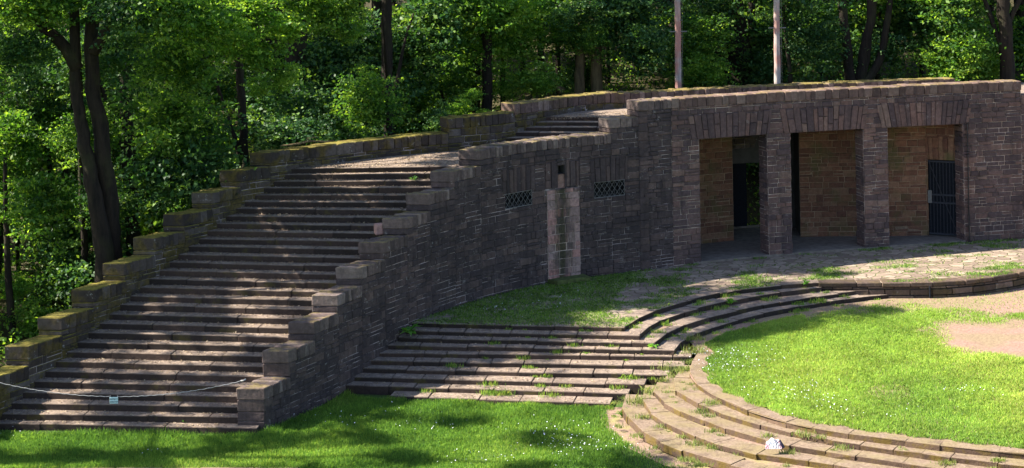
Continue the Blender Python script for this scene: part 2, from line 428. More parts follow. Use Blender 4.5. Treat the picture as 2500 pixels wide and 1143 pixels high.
def _arcm(m):
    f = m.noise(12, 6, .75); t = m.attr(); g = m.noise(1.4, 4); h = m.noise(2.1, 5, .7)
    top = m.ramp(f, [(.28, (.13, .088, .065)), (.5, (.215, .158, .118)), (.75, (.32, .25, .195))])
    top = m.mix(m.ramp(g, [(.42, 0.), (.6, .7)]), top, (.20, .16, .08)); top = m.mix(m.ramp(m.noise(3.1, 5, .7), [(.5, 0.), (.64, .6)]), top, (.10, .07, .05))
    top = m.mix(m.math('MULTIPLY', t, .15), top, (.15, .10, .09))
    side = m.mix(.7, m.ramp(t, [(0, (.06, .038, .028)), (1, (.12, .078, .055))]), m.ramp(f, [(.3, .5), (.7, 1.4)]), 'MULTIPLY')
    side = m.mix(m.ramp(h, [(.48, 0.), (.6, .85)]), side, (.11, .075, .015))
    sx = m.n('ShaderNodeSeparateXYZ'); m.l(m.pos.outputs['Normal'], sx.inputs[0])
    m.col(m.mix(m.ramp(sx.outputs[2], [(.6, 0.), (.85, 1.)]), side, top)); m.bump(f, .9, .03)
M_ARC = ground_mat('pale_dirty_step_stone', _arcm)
def _fill(m):
    f = m.noise(13, 5, .7); g = m.noise(1.8, 3)
    c = m.ramp(f, [(.3, (.16, .10, .075)), (.7, (.30, .215, .17))])
    m.col(m.mix(m.ramp(g, [(.5, 0.), (.62, .5)]), c, (.24, .24, .07))); m.bump(f, .8, .02)
M_FILL = ground_mat('dirt_filled_tread', _fill)
M_LITTER = NT('dry_litter'); M_LITTER.col(M_LITTER.ramp(M_LITTER.attr(), [(0, (.10, .07, .05)), (.5, (.28, .20, .13)), (1, (.50, .40, .28))])); M_LITTER = M_LITTER.m
M_PETAL = plain('white_petal', (.75, .78, .88), .7, var=.1)

# ---------------------------------------------------------------- key lines of the plan
RISE = .165
XL = [-25,3.5,28,59.5,80.5,108.5,135,161,185,213.5,240,266,290,315,340,363,388,411,434,460,483,506,530,552,576,596,619,644,669,692,721]
YL = [1037,1010,983,957,932,906,883,858.5,835,811,790,767.5,743.5,722,702,681,660,640.5,621,602,582,563.5,546,527,509,492,475,458.5,443,427,410]
TL = [P(x, y, (i+1)*RISE) for i, (x, y) in enumerate(zip(XL, YL))]
# smooth the left ends
TL = [((TL[max(i-1,0)][0]+TL[i][0]+TL[min(i+1,30)][0])/3, (TL[max(i-1,0)][1]+TL[i][1]+TL[min(i+1,30)][1])/3) for i in range(31)]
DR = lambda k: 45.16+.351*(k-1)
WR = Curve([(-7.3, 43.9), (-6.48, 45.4), (-5.43, 47.46), (-4.35, 49.57), (-3.19, 51.67), (-1.92, 53.75), (-.75, 55.25), (.9, 56.85), (2.5, 57.8), (4.2, 58.72), (6.1, 59.65), (9.2, 60.8), (12.7, 61.75), (15.4, 62.4), (18.5, 63.1), (24, 64)])
WR.turn = -2.0
sD = lambda D: WR.s_at(lambda p: p.y-D)
def s_px(x, y):            # where on the wall line a sight column falls
    dx, dy = x-1250, y-ROW; u = (dx*_c-dy*_s)/FPX
    return WR.s_at(lambda p: p.x-u*p.y)
def z_px(x, y, s): 
    p = WR.at(s); return Q(x, y, p.y).z
LANDZ = 31*RISE; ROOFZ = 5.9; ZT = 1.2; ZO = .72
TU = [(-.7, 59.94), (-.37, 60.29), (-.02, 60.63), (.34, 60.96), (.72, 61.28), (1.08, 61.6)]
WL = Curve([(TL[0][0]*1.5-TL[1][0]*.5, TL[0][1]-1.2)]+[TL[i] for i in range(0, 31, 5)]+[(-4.0, 58.3), (-1.1, 59.75), (.2, 60.85), (1.3, 61.9), (2.4, 63.1), (4.5, 64.1), (9, 65.4), (12, 66.1), (16.4, 67)])
WL.turn = -6.0
def innerR(D):             # left face of the right hand wall at depth D
    s = WR.s_at(lambda p: p.y-D-.3); q = WR.M(s, 0, -.62); return q[0]+(D-q[1])*.5

# ---------------------------------------------------------------- structure: ground sheets
def sm(x, a, b):
    t = np.clip((x-a)/(b-a), 0, 1); return t*t*(3-2*t)
def ground_h(x, D):
    x = np.asarray(x, float); D = np.asarray(D, float)
    left = sm(-x, 13.5, 17)*(.9*sm(D, 50, 60)-.8*sm(-x, 17, 40))
    back = 1.0*sm(D, 64, 67)+.8*sm(D, 67, 72)+9*sm(D, 70, 120)+14*sm(D, 115, 260)
    right = sm(x, -8, 4)*3.0*sm(D, 68, 76)
    return np.maximum(left, 0)*(D < 66)+back+right+left*(D >= 66)*.5
def terrain():
    xs = np.concatenate([np.linspace(-160, -40, 13), np.linspace(-36, 36, 73), np.linspace(40, 160, 13)])
    ys = np.concatenate([np.linspace(-30, 34, 9), np.linspace(36, 90, 109), np.linspace(94, 300, 27)])
    g = Geo(); nx = len(xs)
    H = [[float(ground_h(x, y)) for x in xs] for y in ys]
    for j, y in enumerate(ys):
        for i, x in enumerate(xs): g.v.append((x, y, H[j][i]))
    for j in range(len(ys)-1):
        for i in range(nx-1): g.f.append((j*nx+i, j*nx+i+1, (j+1)*nx+i+1, (j+1)*nx+i)); g.t.append(.5)
    tag(g.obj('ground', M_TERR, smooth=True), kind='structure')
terrain()
A10 = [(-3.6, 51.85), (-2.95, 51.8), (0, 51.28), (2.89, 50.72), (3.66, 52.34), (4.43, 53.32), (5.5, 54.46), (6.71, 55.35), (8.19, 56.0), (9.34, 56.22), (11.26, 56.12), (13.16, 56.08), (14.56, 56.5), (16.1, 57.4), (18, 59.2), (22, 62)]
def sheet(name, poly, z, mat, **kw):
    g = Geo(); g.face([(x, y, z) for x, y in poly]); o = g.obj(name, mat); bpy.context.view_layer.objects.active = o
    import bmesh
    bm = bmesh.new(); bm.from_mesh(o.data); bmesh.ops.triangulate(bm, faces=bm.faces[:]); bm.to_mesh(o.data); bm.free()
    return tag(o, kind='structure')
ter_poly = [(-3.5, 51.85), (2.85, 50.82)]+[tuple(p) for p in Curve(A10[3:]).p[2:]]+[(24, 66), (6, 62), (2, 59), (-1.5, 56)]
sheet('terrace', ter_poly, ZT-.012, M_PAVE)
E1 = [(4.95, 49.9), (4.62, 48.6), (4.46, 47.13), (4.75, 45.71), (5.28, 44.4), (5.8, 43.55), (6.48, 42.74), (7.49, 41.97), (8.9, 41.2), (10.09, 40.62), (11.2, 40.15), (14, 39.2), (18, 38.6)]
E2 = [(4.4, 48.9), (4.05, 47.6), (3.95, 46.6), (4.2, 45.6), (5.05, 44.0), (6.24, 42.66), (7.5, 41.62), (9.03, 40.74), (10.56, 39.95), (14, 38.6), (18, 38)]
E3 = [(3.95, 48.4), (3.55, 47.4), (3.45, 46.4), (3.75, 45.3), (4.41, 44.15), (5.15, 43.0), (6.13, 42.0), (7.53, 41.03), (8.72, 40.35), (10.5, 39.4), (14, 38), (18, 37.4)]
E4 = [(3.3, 47.8), (3.15, 46.8), (3.2, 45.5), (3.65, 44.1), (4.32, 42.95), (5.2, 41.86), (6.65, 41.0), (8.4, 39.8), (10.5, 38.7), (14, 37.4), (18, 36.8)]
E5 = [(2.8, 47.45), (2.6, 46.4), (2.68, 45.1), (3.1, 43.6), (3.8, 42.4), (4.8, 41.3), (6.1, 40.3), (8, 39), (10.3, 37.9), (14, 36.6)]
orch_poly = [tuple(p) for p in Curve(E1).p]+[(26, 38), (26, 64), (12, 58), (6, 56.5), (4.6, 52.5)]
sheet('arena_floor', orch_poly, ZO-.006, M_DIRT)
# paved edge at the very bottom of the picture, left
g = Geo(); cv = Curve([(-16, 42.75), (-6.2, 42.3), (4, 41.85)], False)
for a, b in zip(splits(0, cv.L, .7, 1.3)[:-1], splits(0, cv.L, .7, 1.3)[1:]): pass
ss = splits(0, cv.L-9.2, .7, 1.3)
for a, b in zip(ss, ss[1:]): chbox(g, lambda s, z, d: cv.M(s, z, d), a+.006, b-.006, -.05, .9, -.2, .06, .02, .012)
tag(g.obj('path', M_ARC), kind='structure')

# ---------------------------------------------------------------- stepped walls
def stepped_wall(root, curve, blocks, thick, zfun, mats, holes=(), s_end=None, mort=None, fans=(), cap_h=.32, cw=(.10, .28), end_mat=None, wallname='wall', regions=None):
    wall_m, cope_m, mort_m = mats
    g = Geo(); gm = Geo(); M = curve.M
    for i, (s0, s1, zt) in enumerate(blocks):
        zb = zfun(s0)
        hs = [h for h in holes if h[1] > s0 and h[0] < s1]
        masonry(g, gm, M, s0, s1, zb, zt-cap_h, hs)
        # inner face, top and end of the core
        n = max(1, int((s1-s0)/.6)); th = thick
        for k in range(n):
            a, b = s0+(s1-s0)*k/n, s0+(s1-s0)*(k+1)/n
            gm.face([M(a, zb, -th+.02), M(a, zt-cap_h, -th+.02), M(b, zt-cap_h, -th+.02), M(b, zb, -th+.02)])
            gm.face([M(a, zt-cap_h, -th+.02), M(a, zt-cap_h, 0), M(b, zt-cap_h, 0), M(b, zt-cap_h, -th+.02)])
        prev = blocks[i-1][2] if i else zb
        ze = zb if i == 0 else prev-cap_h-.05
        gm.face([M(s0+.01, ze, -th+.02), M(s0+.01, ze, 0), M(s0+.01, zt-cap_h, 0), M(s0+.01, zt-cap_h, -th+.02)])
        if i:      # stacked end stones
            zz = splits(prev+.004, zt-cap_h, .16, .34) if zt-cap_h-prev > .08 else []
            ge = Geo()
            for a, b in zip(zz, zz[1:]): chbox(ge, M, s0-.02, s0+.26, -th-.01, .03, a+.004, b-.004, .02, .016)
            if zz: ge.obj('end_stone', end_mat or wall_m, root)
        else:
            ge = Geo(); zz = splits(zb, zt-cap_h, .22, .3)
            for a, b in zip(zz, zz[1:]): chbox(ge, M, s0-.02, s0+.34, -th-.01, .03, a+.004, b-.004, .02, .012)
            ge.obj('end_stone', end_mat or wall_m, root)
        gc = Geo(); c0 = s0-.03; ss = [c0]+splits(c0+random.uniform(.28, .4), s1, *cw)
        for a, b in zip(ss, ss[1:]):
            chbox(gc, M, a+.003, b-.003, -th-.02+random.uniform(-.02, .02), .035+random.uniform(-.022, .022), zt-cap_h+.002, zt+random.uniform(-.02, .016), .022, .016)
        gc.obj('coping', cope_m[i] if isinstance(cope_m, list) else cope_m, root)
    g2 = gm.obj('mortar', mort_m, root)
    for f in fans: fan(g, M, *f)
    g.obj(wallname, wall_m, root)

# ---- the right hand wall and the stage building
B = thing('stage_building', 'long dark sandstone building with three square portals and a stepped wall', 'building', (6, 60, ZT))
Rz = lambda k: k*RISE
blocks = []
for j in range(1, 11):
    k = 3*j-1.45
    blocks.append([sD(DR(k) if j > 1 else 45.4), 0, k*RISE+1.02])
blocks[0][2] = 1.12
blocks.append([sD(58.1), 0, 6.2]); blocks.append([sD(58.6), 0, 6.69]); S_END = s_px(2492, 300)
blocks.append([S_END, 0, 6.2])
for i in range(len(blocks)-1): blocks[i][1] = blocks[i+1][0]
blocks[-1][1] = WR.L
for b_ in blocks[1:10]:
    pass
w1 = (s_px(1233, 490), s_px(1298, 490)); w2 = (s_px(1450, 465), s_px(1524, 465))
pz = (s_px(1334, 560), s_px(1414, 560)); ch = (s_px(1359, 420), s_px(1381, 420))
z1a, z1b = 3.77, 4.22; z2a, z2b = 3.71, 4.20
zpier = 4.13
O = [(s_px(1708, 480), s_px(1875, 480)), (s_px(1931, 480), s_px(2109, 480)), (s_px(2169, 480), s_px(2353, 480))]
ZL, ZF = 5.29, 1.25
holes = [(w1[0], w1[1], z1a, z1b), (w2[0], w2[1], z2a, z2b), (ch[0], ch[1], zpier, 4.86)]
fans_ = [(w1[0]-.12, w1[1]+.10, z1b, 4.98, .06), (w2[0]-.12, w2[1]+.10, z2b, 4.98, .06), (ch[1]+.02, pz[1]+.02, zpier+.04, 5.0, .0), (pz[0]-.02, ch[0]-.02, zpier+.04, 5.0, .0)]
holes += [(f[0], f[1], f[2], f[3]) for f in fans_]
for o in O: holes.append((o[0], o[1], ZT-.3, ZL)); 
pf = [(O[0][0]-.28, O[0][1]+.05, ZL, 6.1, .10), (O[1][0]-.25, O[1][1]+.05, ZL, 6.1, .10), (O[2][0]-.2, O[2][1]+.2, ZL, 6.1, .12)]
holes += [(f[0], f[1], f[2], f[3]) for f in pf]
# pillars are parts of their own
PIL = [(O[0][1], O[1][0]), (O[1][1], O[2][0])]
holes += [(a, b, ZT-.3, ZL) for a, b in PIL]
SF = s_px(1640, 450)
# split the masonry into the dark wall and the paler facade by giving each its own block run
def run(blks, mats, fans, zf, nm):
    stepped_wall(B, WR, blks, .68, zf, mats, holes, fans=fans, wallname=nm)
zf = lambda s: -.3 if s < sD(51.5) else ZT-.2
left = [list(b) for b in blocks[:11]]
# insert level split for the lower wall foot
run(left, (M_WALL, M_COPE, M_MORT), fans_, zf, 'wall')
run([[blocks[11][0], SF, 6.69]], (M_WALL, M_COPE, M_MORT), [], zf, 'wall')
# facade: continue coping without an end face
def facade():
    g = Geo(); gm = Geo(); M = WR.M; th = .62
    for (s0, s1, zt, end) in ((SF, S_END, 6.69, True), (S_END, WR.L-.3, 6.2, False)):
        masonry(g, gm, M, s0, s1, ZT-.2, zt-.32, holes, rh=(.10, .22), rl=(.2, .6))
        n = int((s1-s0)/.6)
        for k in range(n):
            a, b = s0+(s1-s0)*k/n, s0+(s1-s0)*(k+1)/n; mid = (a+b)/2
            lo = ZT-.2
            gm.face([M(a, zt-.32, -th+.02), M(a, zt-.32, 0), M(b, zt-.32, 0), M(b, zt-.32, -th+.02)])
            gm.face([M(a, 5.32, -th+.02), M(a, zt-.32, -th+.02), M(b, zt-.32, -th+.02), M(b, 5.32, -th+.02)])
        gc = Geo(); ss = splits(s0, s1, .16, .42)
        for a, b in zip(ss, ss[1:]):
            chbox(gc, M, a+.003, b-.003, -th-.02+random.uniform(-.015, .015), .04+random.uniform(-.02, .02), zt-.32+.002, zt+random.uniform(-.016, .016), .018, .012)
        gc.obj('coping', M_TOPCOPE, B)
        if end: gm.face([M(s1, zt-.6, -th), M(s1, zt-.6, 0), M(s1, zt-.3, 0), M(s1, zt-.3, -th)])
    for f in pf: fan(g, M, *f, w=(.13, .26), relief=.035)
    g.obj('facade_wall', M_FACADE, B); gm.obj('mortar', M_MORTF, B)
    # lintel soffits, jambs and pillars
    gs = Geo()
    for a, b in O: gs.add([M(a-.05, ZL, .0), M(b+.05, ZL, .0), M(b+.05, ZL+.03, -.62), M(a-.05, ZL+.03, -.62)], [(0, 1, 2, 3)])
    gs.obj('soffit', M_CONC, B)
    def box_masonry(a, b, nm, faces):
        g = Geo(); gm = Geo()
        # local frame maps: front, left side, right side, back
        z0, z1 = ZT-.1, ZL+.04
        if 'F' in faces: masonry(g, gm, M, a, b, z0, z1, rl=(.2, .5))
        if 'L' in faces:
            Ml = lambda u, z, d: M(a-d, z, -u)
            masonry(g, gm, lambda s, z, d: Ml(.62-s, z, d), 0, .62, z0, z1, rl=(.25, .6))
        if 'R' in faces: masonry(g, gm, lambda s, z, d: M(b+d, z, -s), 0, .62, z0, z1, rl=(.25, .6))
        masonry(g, gm, lambda s, z, d: M(a+b-s, z, -.62-d), a, b, z0, z1, rl=(.2, .5))
        p = g.obj(nm, M_FACADE, B); gm2 = gm.obj('mortar', M_MORTF, B)
        gm2.parent = p
        return p
    for a, b in PIL: box_masonry(a, b, 'pillar', 'FLR')
    box_masonry(O[2][1], O[2][1]+.5, 'door_jamb', 'L')
    box_masonry(O[0][0]-.5, O[0][0], 'door_jamb', 'R')
facade()
# rooms behind the portals
def rooms():
    bw = Curve([(5.3, 62.2), (6.35, 62.7), (7.57, 63.22)], False); bw2 = Curve([(9.98, 63.66), (11.5, 63.66), (13.09, 63.5), (14.42, 63.5)], False)
    gate_l = Curve([(14.42, 63.5), (15.62, 62.9)], False)
    z0, z1 = ZF-.05, 5.36
    for c, hl in ((bw, ()), (bw2, ()), (gate_l, ((.06, 1.12, z0, 3.93), (-.1, 1.3, 3.93, 4.75)))):
        g = Geo(); gm = Geo()
        masonry(g, gm, c.M, 0, c.L, z0, z1, hl, rh=(.12, .26), rl=(.2, .6), relief=.015, seg=.4)
        if hl: fan(g, c.M, .0, 1.2, 3.93, 4.75, .12, (.12, .2), .02); gm.face([c.M(-.0, 3.93, 0), c.M(1.3, 3.93, 0), c.M(1.3, 4.75, 0), c.M(0, 4.75, 0)])
        p = g.obj('inner_wall', M_RED, B); q = gm.obj('mortar', M_MORTR, B); q.parent = p
    g = Geo()
    def quad(a, b, z0, z1, nm='corridor_wall'):
        g = Geo(); g.face([(*a, z0), (*b, z0), (*b, z1), (*a, z1)]); g.obj(nm, M_DARKPL, B)
    quad((7.57, 63.22), (7.62, 65.6), z0, z1); quad((9.98, 63.66), (10.1, 65.6), z0, z1)
    # rear wall with door opening
    ra, rb = (7.4, 65.05), (10.4, 65.6)
    L = lambda t: (ra[0]+(rb[0]-ra[0])*t, ra[1]+(rb[1]-ra[1])*t)
    quad(L(0), L(.12), z0, z1); quad(L(.62), L(1), z0, z1); quad(L(.12), L(.62), 3.66, z1)
    quad(L(.12), (L(.12)[0]-.03, L(.12)[1]+.45), z0, 3.66); quad(L(.62), (L(.62)[0]+.05, L(.62)[1]+.45), z0, 3.66)
    # outer back of the house and the blind ends
    quad((5.2, 60.2), (5.3, 62.25), z0, z1); quad((15.62, 62.95), (15.62, 62.3), z0, z1)
    g = Geo()
    def bq(a, b, z0, z1): g.face([(*a, z0), (*b, z0), (*b, z1), (*a, z1)])
    bq((1.5, 62.6), (L(.12)[0]-.03, L(.12)[1]+.46), .8, 5.85); bq((L(.62)[0]+.05, L(.62)[1]+.46), (17.5, 67.2), .8, 5.85)
    bq((L(.12)[0]-.03, L(.12)[1]+.46), (L(.62)[0]+.05, L(.62)[1]+.46), 3.66, 5.85)
    g.obj('back_wall', M_WALL, B)
    g = Geo()
    g.face([(5.2, 59.6, 5.36), (16.6, 62.9, 5.36), (16.8, 67.2, 5.36), (5.2, 64.9, 5.36)]); g.obj('ceiling', M_DARKPL, B)
    g = Geo()
    pts = [WR.M(O[0][0]-.3+(O[2][1]+.3-O[0][0])*k/12, 0, .03) for k in range(13)]
    top = [(p[0], p[1], ZF) for p in pts]+[(16.6, 67, ZF), (5.2, 64.9, ZF)]
    g.face(top)
    for a, b in zip(pts, pts[1:]): g.face([(a[0], a[1], ZT-.1), (b[0], b[1], ZT-.1), (b[0], b[1], ZF), (a[0], a[1], ZF)])
    g.obj('portal_floor', M_CONC, B)
    # threshold and leaf of the rear door
    g = Geo(); dM = lambda s, z, d: (L(s/3.05)[0], L(s/3.05)[1]+.3+d, z)
    chbox(g, dM, .37, 1.89, 0, .2, ZF, ZF+.07, .01, 0); g.obj('threshold', M_CONC, B)
    g = Geo(); chbox(g, dM, .37, .96, 0, .05, ZF+.08, 3.64, .01, 0); g.obj('door_leaf', M_IRON, B)
    # gate
    gp = Geo(); M = gate_l.M; chbox(gp, M, .07, 1.11, -.1, -.06, ZF+.03, 3.91, .005, 0)
    gate = gp.obj('gate', M_IRON, B)
    for k in range(9):
        g = Geo(); s = .13+k*.115; tube(g, [M(s, ZF+.04, -.03), M(s, 3.9, -.03)], .014, 6); o = g.obj('gate_bar', plain_bar, B); o.parent = gate
    g = Geo()
    for z in (ZF+.08, 2.42, 2.7, 3.87): chbox(g, M, .07, 1.11, -.045, -.01, z-.03, z+.03, .004, 0)
    tube(g, [M(.1, 3.85, 0), M(1.08, ZF+.1, 0)], .016, 6); g.obj('gate_rail', plain_bar, B).parent = gate
    g = Geo(); chbox(g, M, .05, .19, -.02, .04, 2.4, 2.85, .01, 0); g.obj('lock_box', M_GRATE, B).parent = gate
rooms()
def windows():
    M = WR.M
    for (a, b), za, zb in ((w1, z1a, z1b), (w2, z2a, z2b)):
        g = Geo()
        for f in ([M(a, za, 0), M(b, za, 0), M(b, za, -.5), M(a, za, -.5)], [M(a, zb, 0), M(a, zb, -.5), M(b, zb, -.5), M(b, zb, 0)],
                  [M(a, za, 0), M(a, za, -.5), M(a, zb, -.5), M(a, zb, 0)], [M(b, za, 0), M(b, zb, 0), M(b, zb, -.5), M(b, za, -.5)],
                  [M(a, za, -.5), M(b, za, -.5), M(b, zb, -.5), M(a, zb, -.5)]): g.face(f)
        rec = g.obj('window_recess', M_VOID, B)
        g = Geo(); n = 6; w = (b-a)/n; h = zb-za
        for k in range(n+1):
            tube(g, [M(a+k*w, za, -.01), M(a+k*w, zb, -.01)], .004 if 0 < k < n else .010, 5)
        cell = h/2
        for k in range(-2, n+1):      # crossing diagonals
            for sg in (1, -1):
                p0, p1 = (a+k*w, za), (a+(k+2)*w, zb)
                if sg < 0: p0, p1 = (p0[0], zb), (p1[0], za)
                t0 = max(0, (a-p0[0])/(p1[0]-p0[0])); t1 = min(1, (b-p0[0])/(p1[0]-p0[0]))
                if t1 <= t0: continue
                q = lambda t: M(p0[0]+(p1[0]-p0[0])*t, p0[1]+(p1[1]-p0[1])*t, .005)
                tube(g, [q(t0), q(t1)], .0065, 5)
        tube(g, [M(a, za, 0), M(b, za, 0)], .012, 5); tube(g, [M(a, zb, 0), M(b, zb, 0)], .012, 5)
        g.obj('window_grate', M_GRATE, B)
    # downpipe niche: dark outlet above a stone channel
    a, b = ch; g = Geo()
    for f in ([M(a, 4.6, 0), M(b, 4.6, 0), M(b, 4.6, -.4), M(a, 4.6, -.4)], [M(a, 4.86, 0), M(a, 4.86, -.4), M(b, 4.86, -.4), M(b, 4.86, 0)],
              [M(a, zpier, 0), M(a, zpier, -.4), M(a, 4.86, -.4), M(a, 4.86, 0)], [M(b, zpier, 0), M(b, 4.86, 0), M(b, 4.86, -.4), M(b, zpier, -.4)],
              [M(a, 4.6, -.4), M(b, 4.6, -.4), M(b, 4.86, -.4), M(a, 4.86, -.4)]): g.face(f)
    g.obj('outlet_recess', M_DARKPL, B)
    g = Geo(); chbox(g, M, a+.01, b-.01, -.2, -.04, zpier, 4.58, .01, .004); g.obj('water_channel', M_PIER, B)
    # water stained pier and its mossy basin
    g = Geo(); gm = Geo(); a, b = pz
    pm = lambda s, z, d: M(s, z, d+.05)
    masonry(g, gm, pm, a, b, ZT-.05, zpier, rh=(.18, .3), rl=(.25, .5))
    gm.face([M(b, ZT-.05, 0), M(b, ZT-.05, .05), M(b, zpier, .05), M(b, zpier, 0)]); gm.face([M(a, ZT-.05, 0), M(a, zpier, 0), M(a, zpier, .05), M(a, ZT-.05, .05)])
    gm.face([M(a, zpier, 0), M(b, zpier, 0), M(b, zpier, .05), M(a, zpier, .05)])
    p = g.obj('stained_pier', M_PIERW, B); gm.obj('mortar', M_MORTF, B).parent = p
    g = Geo(); chbox(g, M, a-.02, b+.12, .0, .5, ZT-.1, ZT+.14, .03, .015); g.obj('basin_slab', M_MOSSG, B)
M_MOSSG = plain('green_mossy_stone', (.07, .085, .025), .95, n=8, var=.6)
windows()
# roof terrace over the rooms
g = Geo(); n = 24; s0 = WR.s_at(lambda p: p.x-6.9)
fr = [WR.M(s0+(WR.L-.5-s0)*k/n, ROOFZ, -.5) for k in range(n+1)]
sl_ = WL.s_at(lambda p: p.x-1.0)
bk = [WL.M(sl_+(WL.L-sl_)*k/n, ROOFZ, -.05) for k in range(n+1)]
for k in range(n): g.face([fr[k], fr[k+1], bk[k+1], bk[k]])
g.face([bk[n], fr[n], (24, 70, ROOFZ), (17, 70, ROOFZ)])
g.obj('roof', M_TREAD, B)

# ---- left hand parapet
PW = thing('parapet_wall', 'mossy stepped stone parapet wall climbing the far left side of the big staircase', 'wall', (-10, 52, 0))
def sLk(k):
    i = int(k)-1; f = k-int(k); a = Vector(TL[i]); b = Vector(TL[min(i+1, 30)]); p = a.lerp(b, f)
    return WL.s_at(lambda q: (q-p).dot(b-a))
lb = []
for j in range(0, 11):
    k = 3*j-1.4
    lb.append([0.05 if j == 0 else sLk(max(k, 1.01)), 0, max(k, .0)*RISE+1.03])
lb[0][2] = .75
lb[-1][2] = 5.70
lb.append([WL.s_at(lambda q: q.y-59.2), 0, 6.2]); lb.append([WL.s_at(lambda q: q.x+.05), 0, 6.46])
lb.append([WL.s_at(lambda q: q.x-3.6), 0, 6.42])
for i in range(len(lb)-1): lb[i][1] = lb[i+1][0]
lb[-1][1] = WL.L-.05
stepped_wall(PW, WL, lb, .62, lambda s: -.4 if s < 15 else 4.2, (M_MOSSY, [M_MOSSY]*12+[M_COPE2]*3, M_MORT), cap_h=.36, cw=(.16, .34), wallname='wall_face', end_mat=M_MOSSY)

# ---------------------------------------------------------------- big staircase
ST = thing('stone_staircase', 'broad straight stone staircase with leaf litter climbing between two stepped walls', 'staircase', (-9, 47, 0))
def step_stones(root, a, b, z, depth, h, mat, ln=(.9, 1.9), j=.008, bev=.016, name='step', sub=None):
    cv = Curve([a, b], False); g = Geo()
    ss = splits(0, cv.L, *ln)
    for p, q in zip(ss, ss[1:]):
        dz = random.uniform(-.008, .006); dd = random.uniform(-.012, .014)
        chbox(g, cv.M, p+.002, q-.002, -depth, dd, z-h, z+dz, bev, j)
    return g.obj(name, mat, root)
for k in range(1, 32):
    l = Vector(TL[k-1]); D = DR(k); r = Vector((innerR(D), D))
    if k <= 2: r = Vector((-6.62+.22*(k-1), D))
    dr = (r-l).normalized(); l2 = l-dr*.35; r2 = r+dr*(.12 if k > 2 else 0)
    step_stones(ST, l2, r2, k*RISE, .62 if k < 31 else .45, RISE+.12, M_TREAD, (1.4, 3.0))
# landing
g = Geo(); a = Vector(TL[30]); lp = [WL.M(WL.s_at(lambda q: q.y-d), LANDZ-.006, -.1) for d in (56.1, 57.5, 59, 60.2)]
rp = [WR.M(sD(d), LANDZ-.006, -.5) for d in (55.7, 57, 58, 59.2)]
for i in range(3): g.face([lp[i], rp[i], rp[i+1], lp[i+1]])
g.face([lp[0], (a.x-.1, a.y+.3, LANDZ-.006), (innerR(55.7), 55.85, LANDZ-.006), rp[0]])
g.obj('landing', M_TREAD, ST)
for i, l in enumerate(TU):
    z = LANDZ+.13*(i+1); x1 = 3.3+.66*i
    l = Vector(l); r = Vector((x1, l.y-(.20*(x1-l.x)))); dr = (r-l).normalized()
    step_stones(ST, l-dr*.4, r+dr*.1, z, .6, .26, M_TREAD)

# ---------------------------------------------------------------- terrace steps
TS = thing('terrace_steps', 'low flight of ten straight stone steps from shaded lawn up to terrace', 'steps', (0, 49, 0))
SL = [(-3.2, 51.85), (-3.25, 51.4), (-3.45, 51.05), (-3.75, 50.72), (-4.0, 50.33), (-4.2, 49.95), (-4.4, 49.58), (-4.6, 49.2), (-4.75, 48.8), (-3.5, 48.1)]
SR = [(2.96, 50.75), (3.35, 50.27), (3.75, 49.88), (4.25, 49.5), (4.7, 49.3), (4.45, 48.8), (4.0, 48.35), (3.3, 47.85), (2.85, 47.47), (2.33, 46.98)]
for i, (l, r) in enumerate(zip(SL, SR)):
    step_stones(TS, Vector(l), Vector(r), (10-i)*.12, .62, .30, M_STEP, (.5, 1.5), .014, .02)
# ---------------------------------------------------------------- curved steps
def arc(root, pts, z, h, d, mat, ln=(.6, 1.5), fill=None, j=.022):
    cv = Curve(pts); g = Geo(); ss = splits(0, cv.L, *ln)
    for p, q in zip(ss, ss[1:]):
        m = (p+q)/2
        if q-p > .6:
            pass
        chbox(g, cv.M, p+.001, q-.001, -d+random.uniform(-.12, .12), random.uniform(-.03, .03), z-h, z+random.uniform(-.010, .005), .009, j)
    st = g.obj('step', mat, root)
    if fill:
        g = Geo(); n = int(cv.L/.3)
        for k in range(n):
            a, b = cv.L*k/n, cv.L*(k+1)/n
            g.face([cv.M(a, z-.02, -d+.1), cv.M(b, z-.02, -d+.1), cv.M(b, z-.02, -fill), cv.M(a, z-.02, -fill)])
        g.obj('tread_fill', M_FILL, root)
UC = thing('curved_terrace_steps', 'shaded curved stone steps sweeping down from the terrace to the round lawn', 'steps', (7, 54, ZO))
A9 = [(3.3, 50.27), (3.45, 50.8), (3.93, 51.84), (4.64, 52.79), (5.71, 53.92), (6.9, 54.82), (8.12, 55.56), (9.44, 56.12)]
A8 = [(3.75, 49.88), (3.95, 50.5), (4.41, 51.41), (5.07, 52.33), (6.18, 53.4), (7.38, 54.3), (8.59, 55.08), (10.0, 55.83), (10.5, 56.1)]
A7 = [(4.25, 49.5), (4.45, 50.3), (4.9, 51.2), (5.75, 52.3), (6.71, 53.3), (7.92, 54.25), (9.13, 55.0), (10.71, 55.78), (11.5, 56.05)]
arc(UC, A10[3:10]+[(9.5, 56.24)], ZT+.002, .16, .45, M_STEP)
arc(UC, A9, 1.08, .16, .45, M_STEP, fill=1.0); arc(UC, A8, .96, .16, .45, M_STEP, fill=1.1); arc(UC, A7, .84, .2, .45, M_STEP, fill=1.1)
NC = thing('curved_arena_steps', 'sunlit curved stone steps around the near edge of the round lawn, mossy risers', 'steps', (6, 43, 0))
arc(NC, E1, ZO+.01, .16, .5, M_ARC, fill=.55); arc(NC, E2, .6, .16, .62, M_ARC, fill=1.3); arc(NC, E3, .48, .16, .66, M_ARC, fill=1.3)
arc(NC, E4, .36, .16, .66, M_ARC, fill=1.4); arc(NC, E5, .24, .2, .6, M_ARC, fill=1.4)
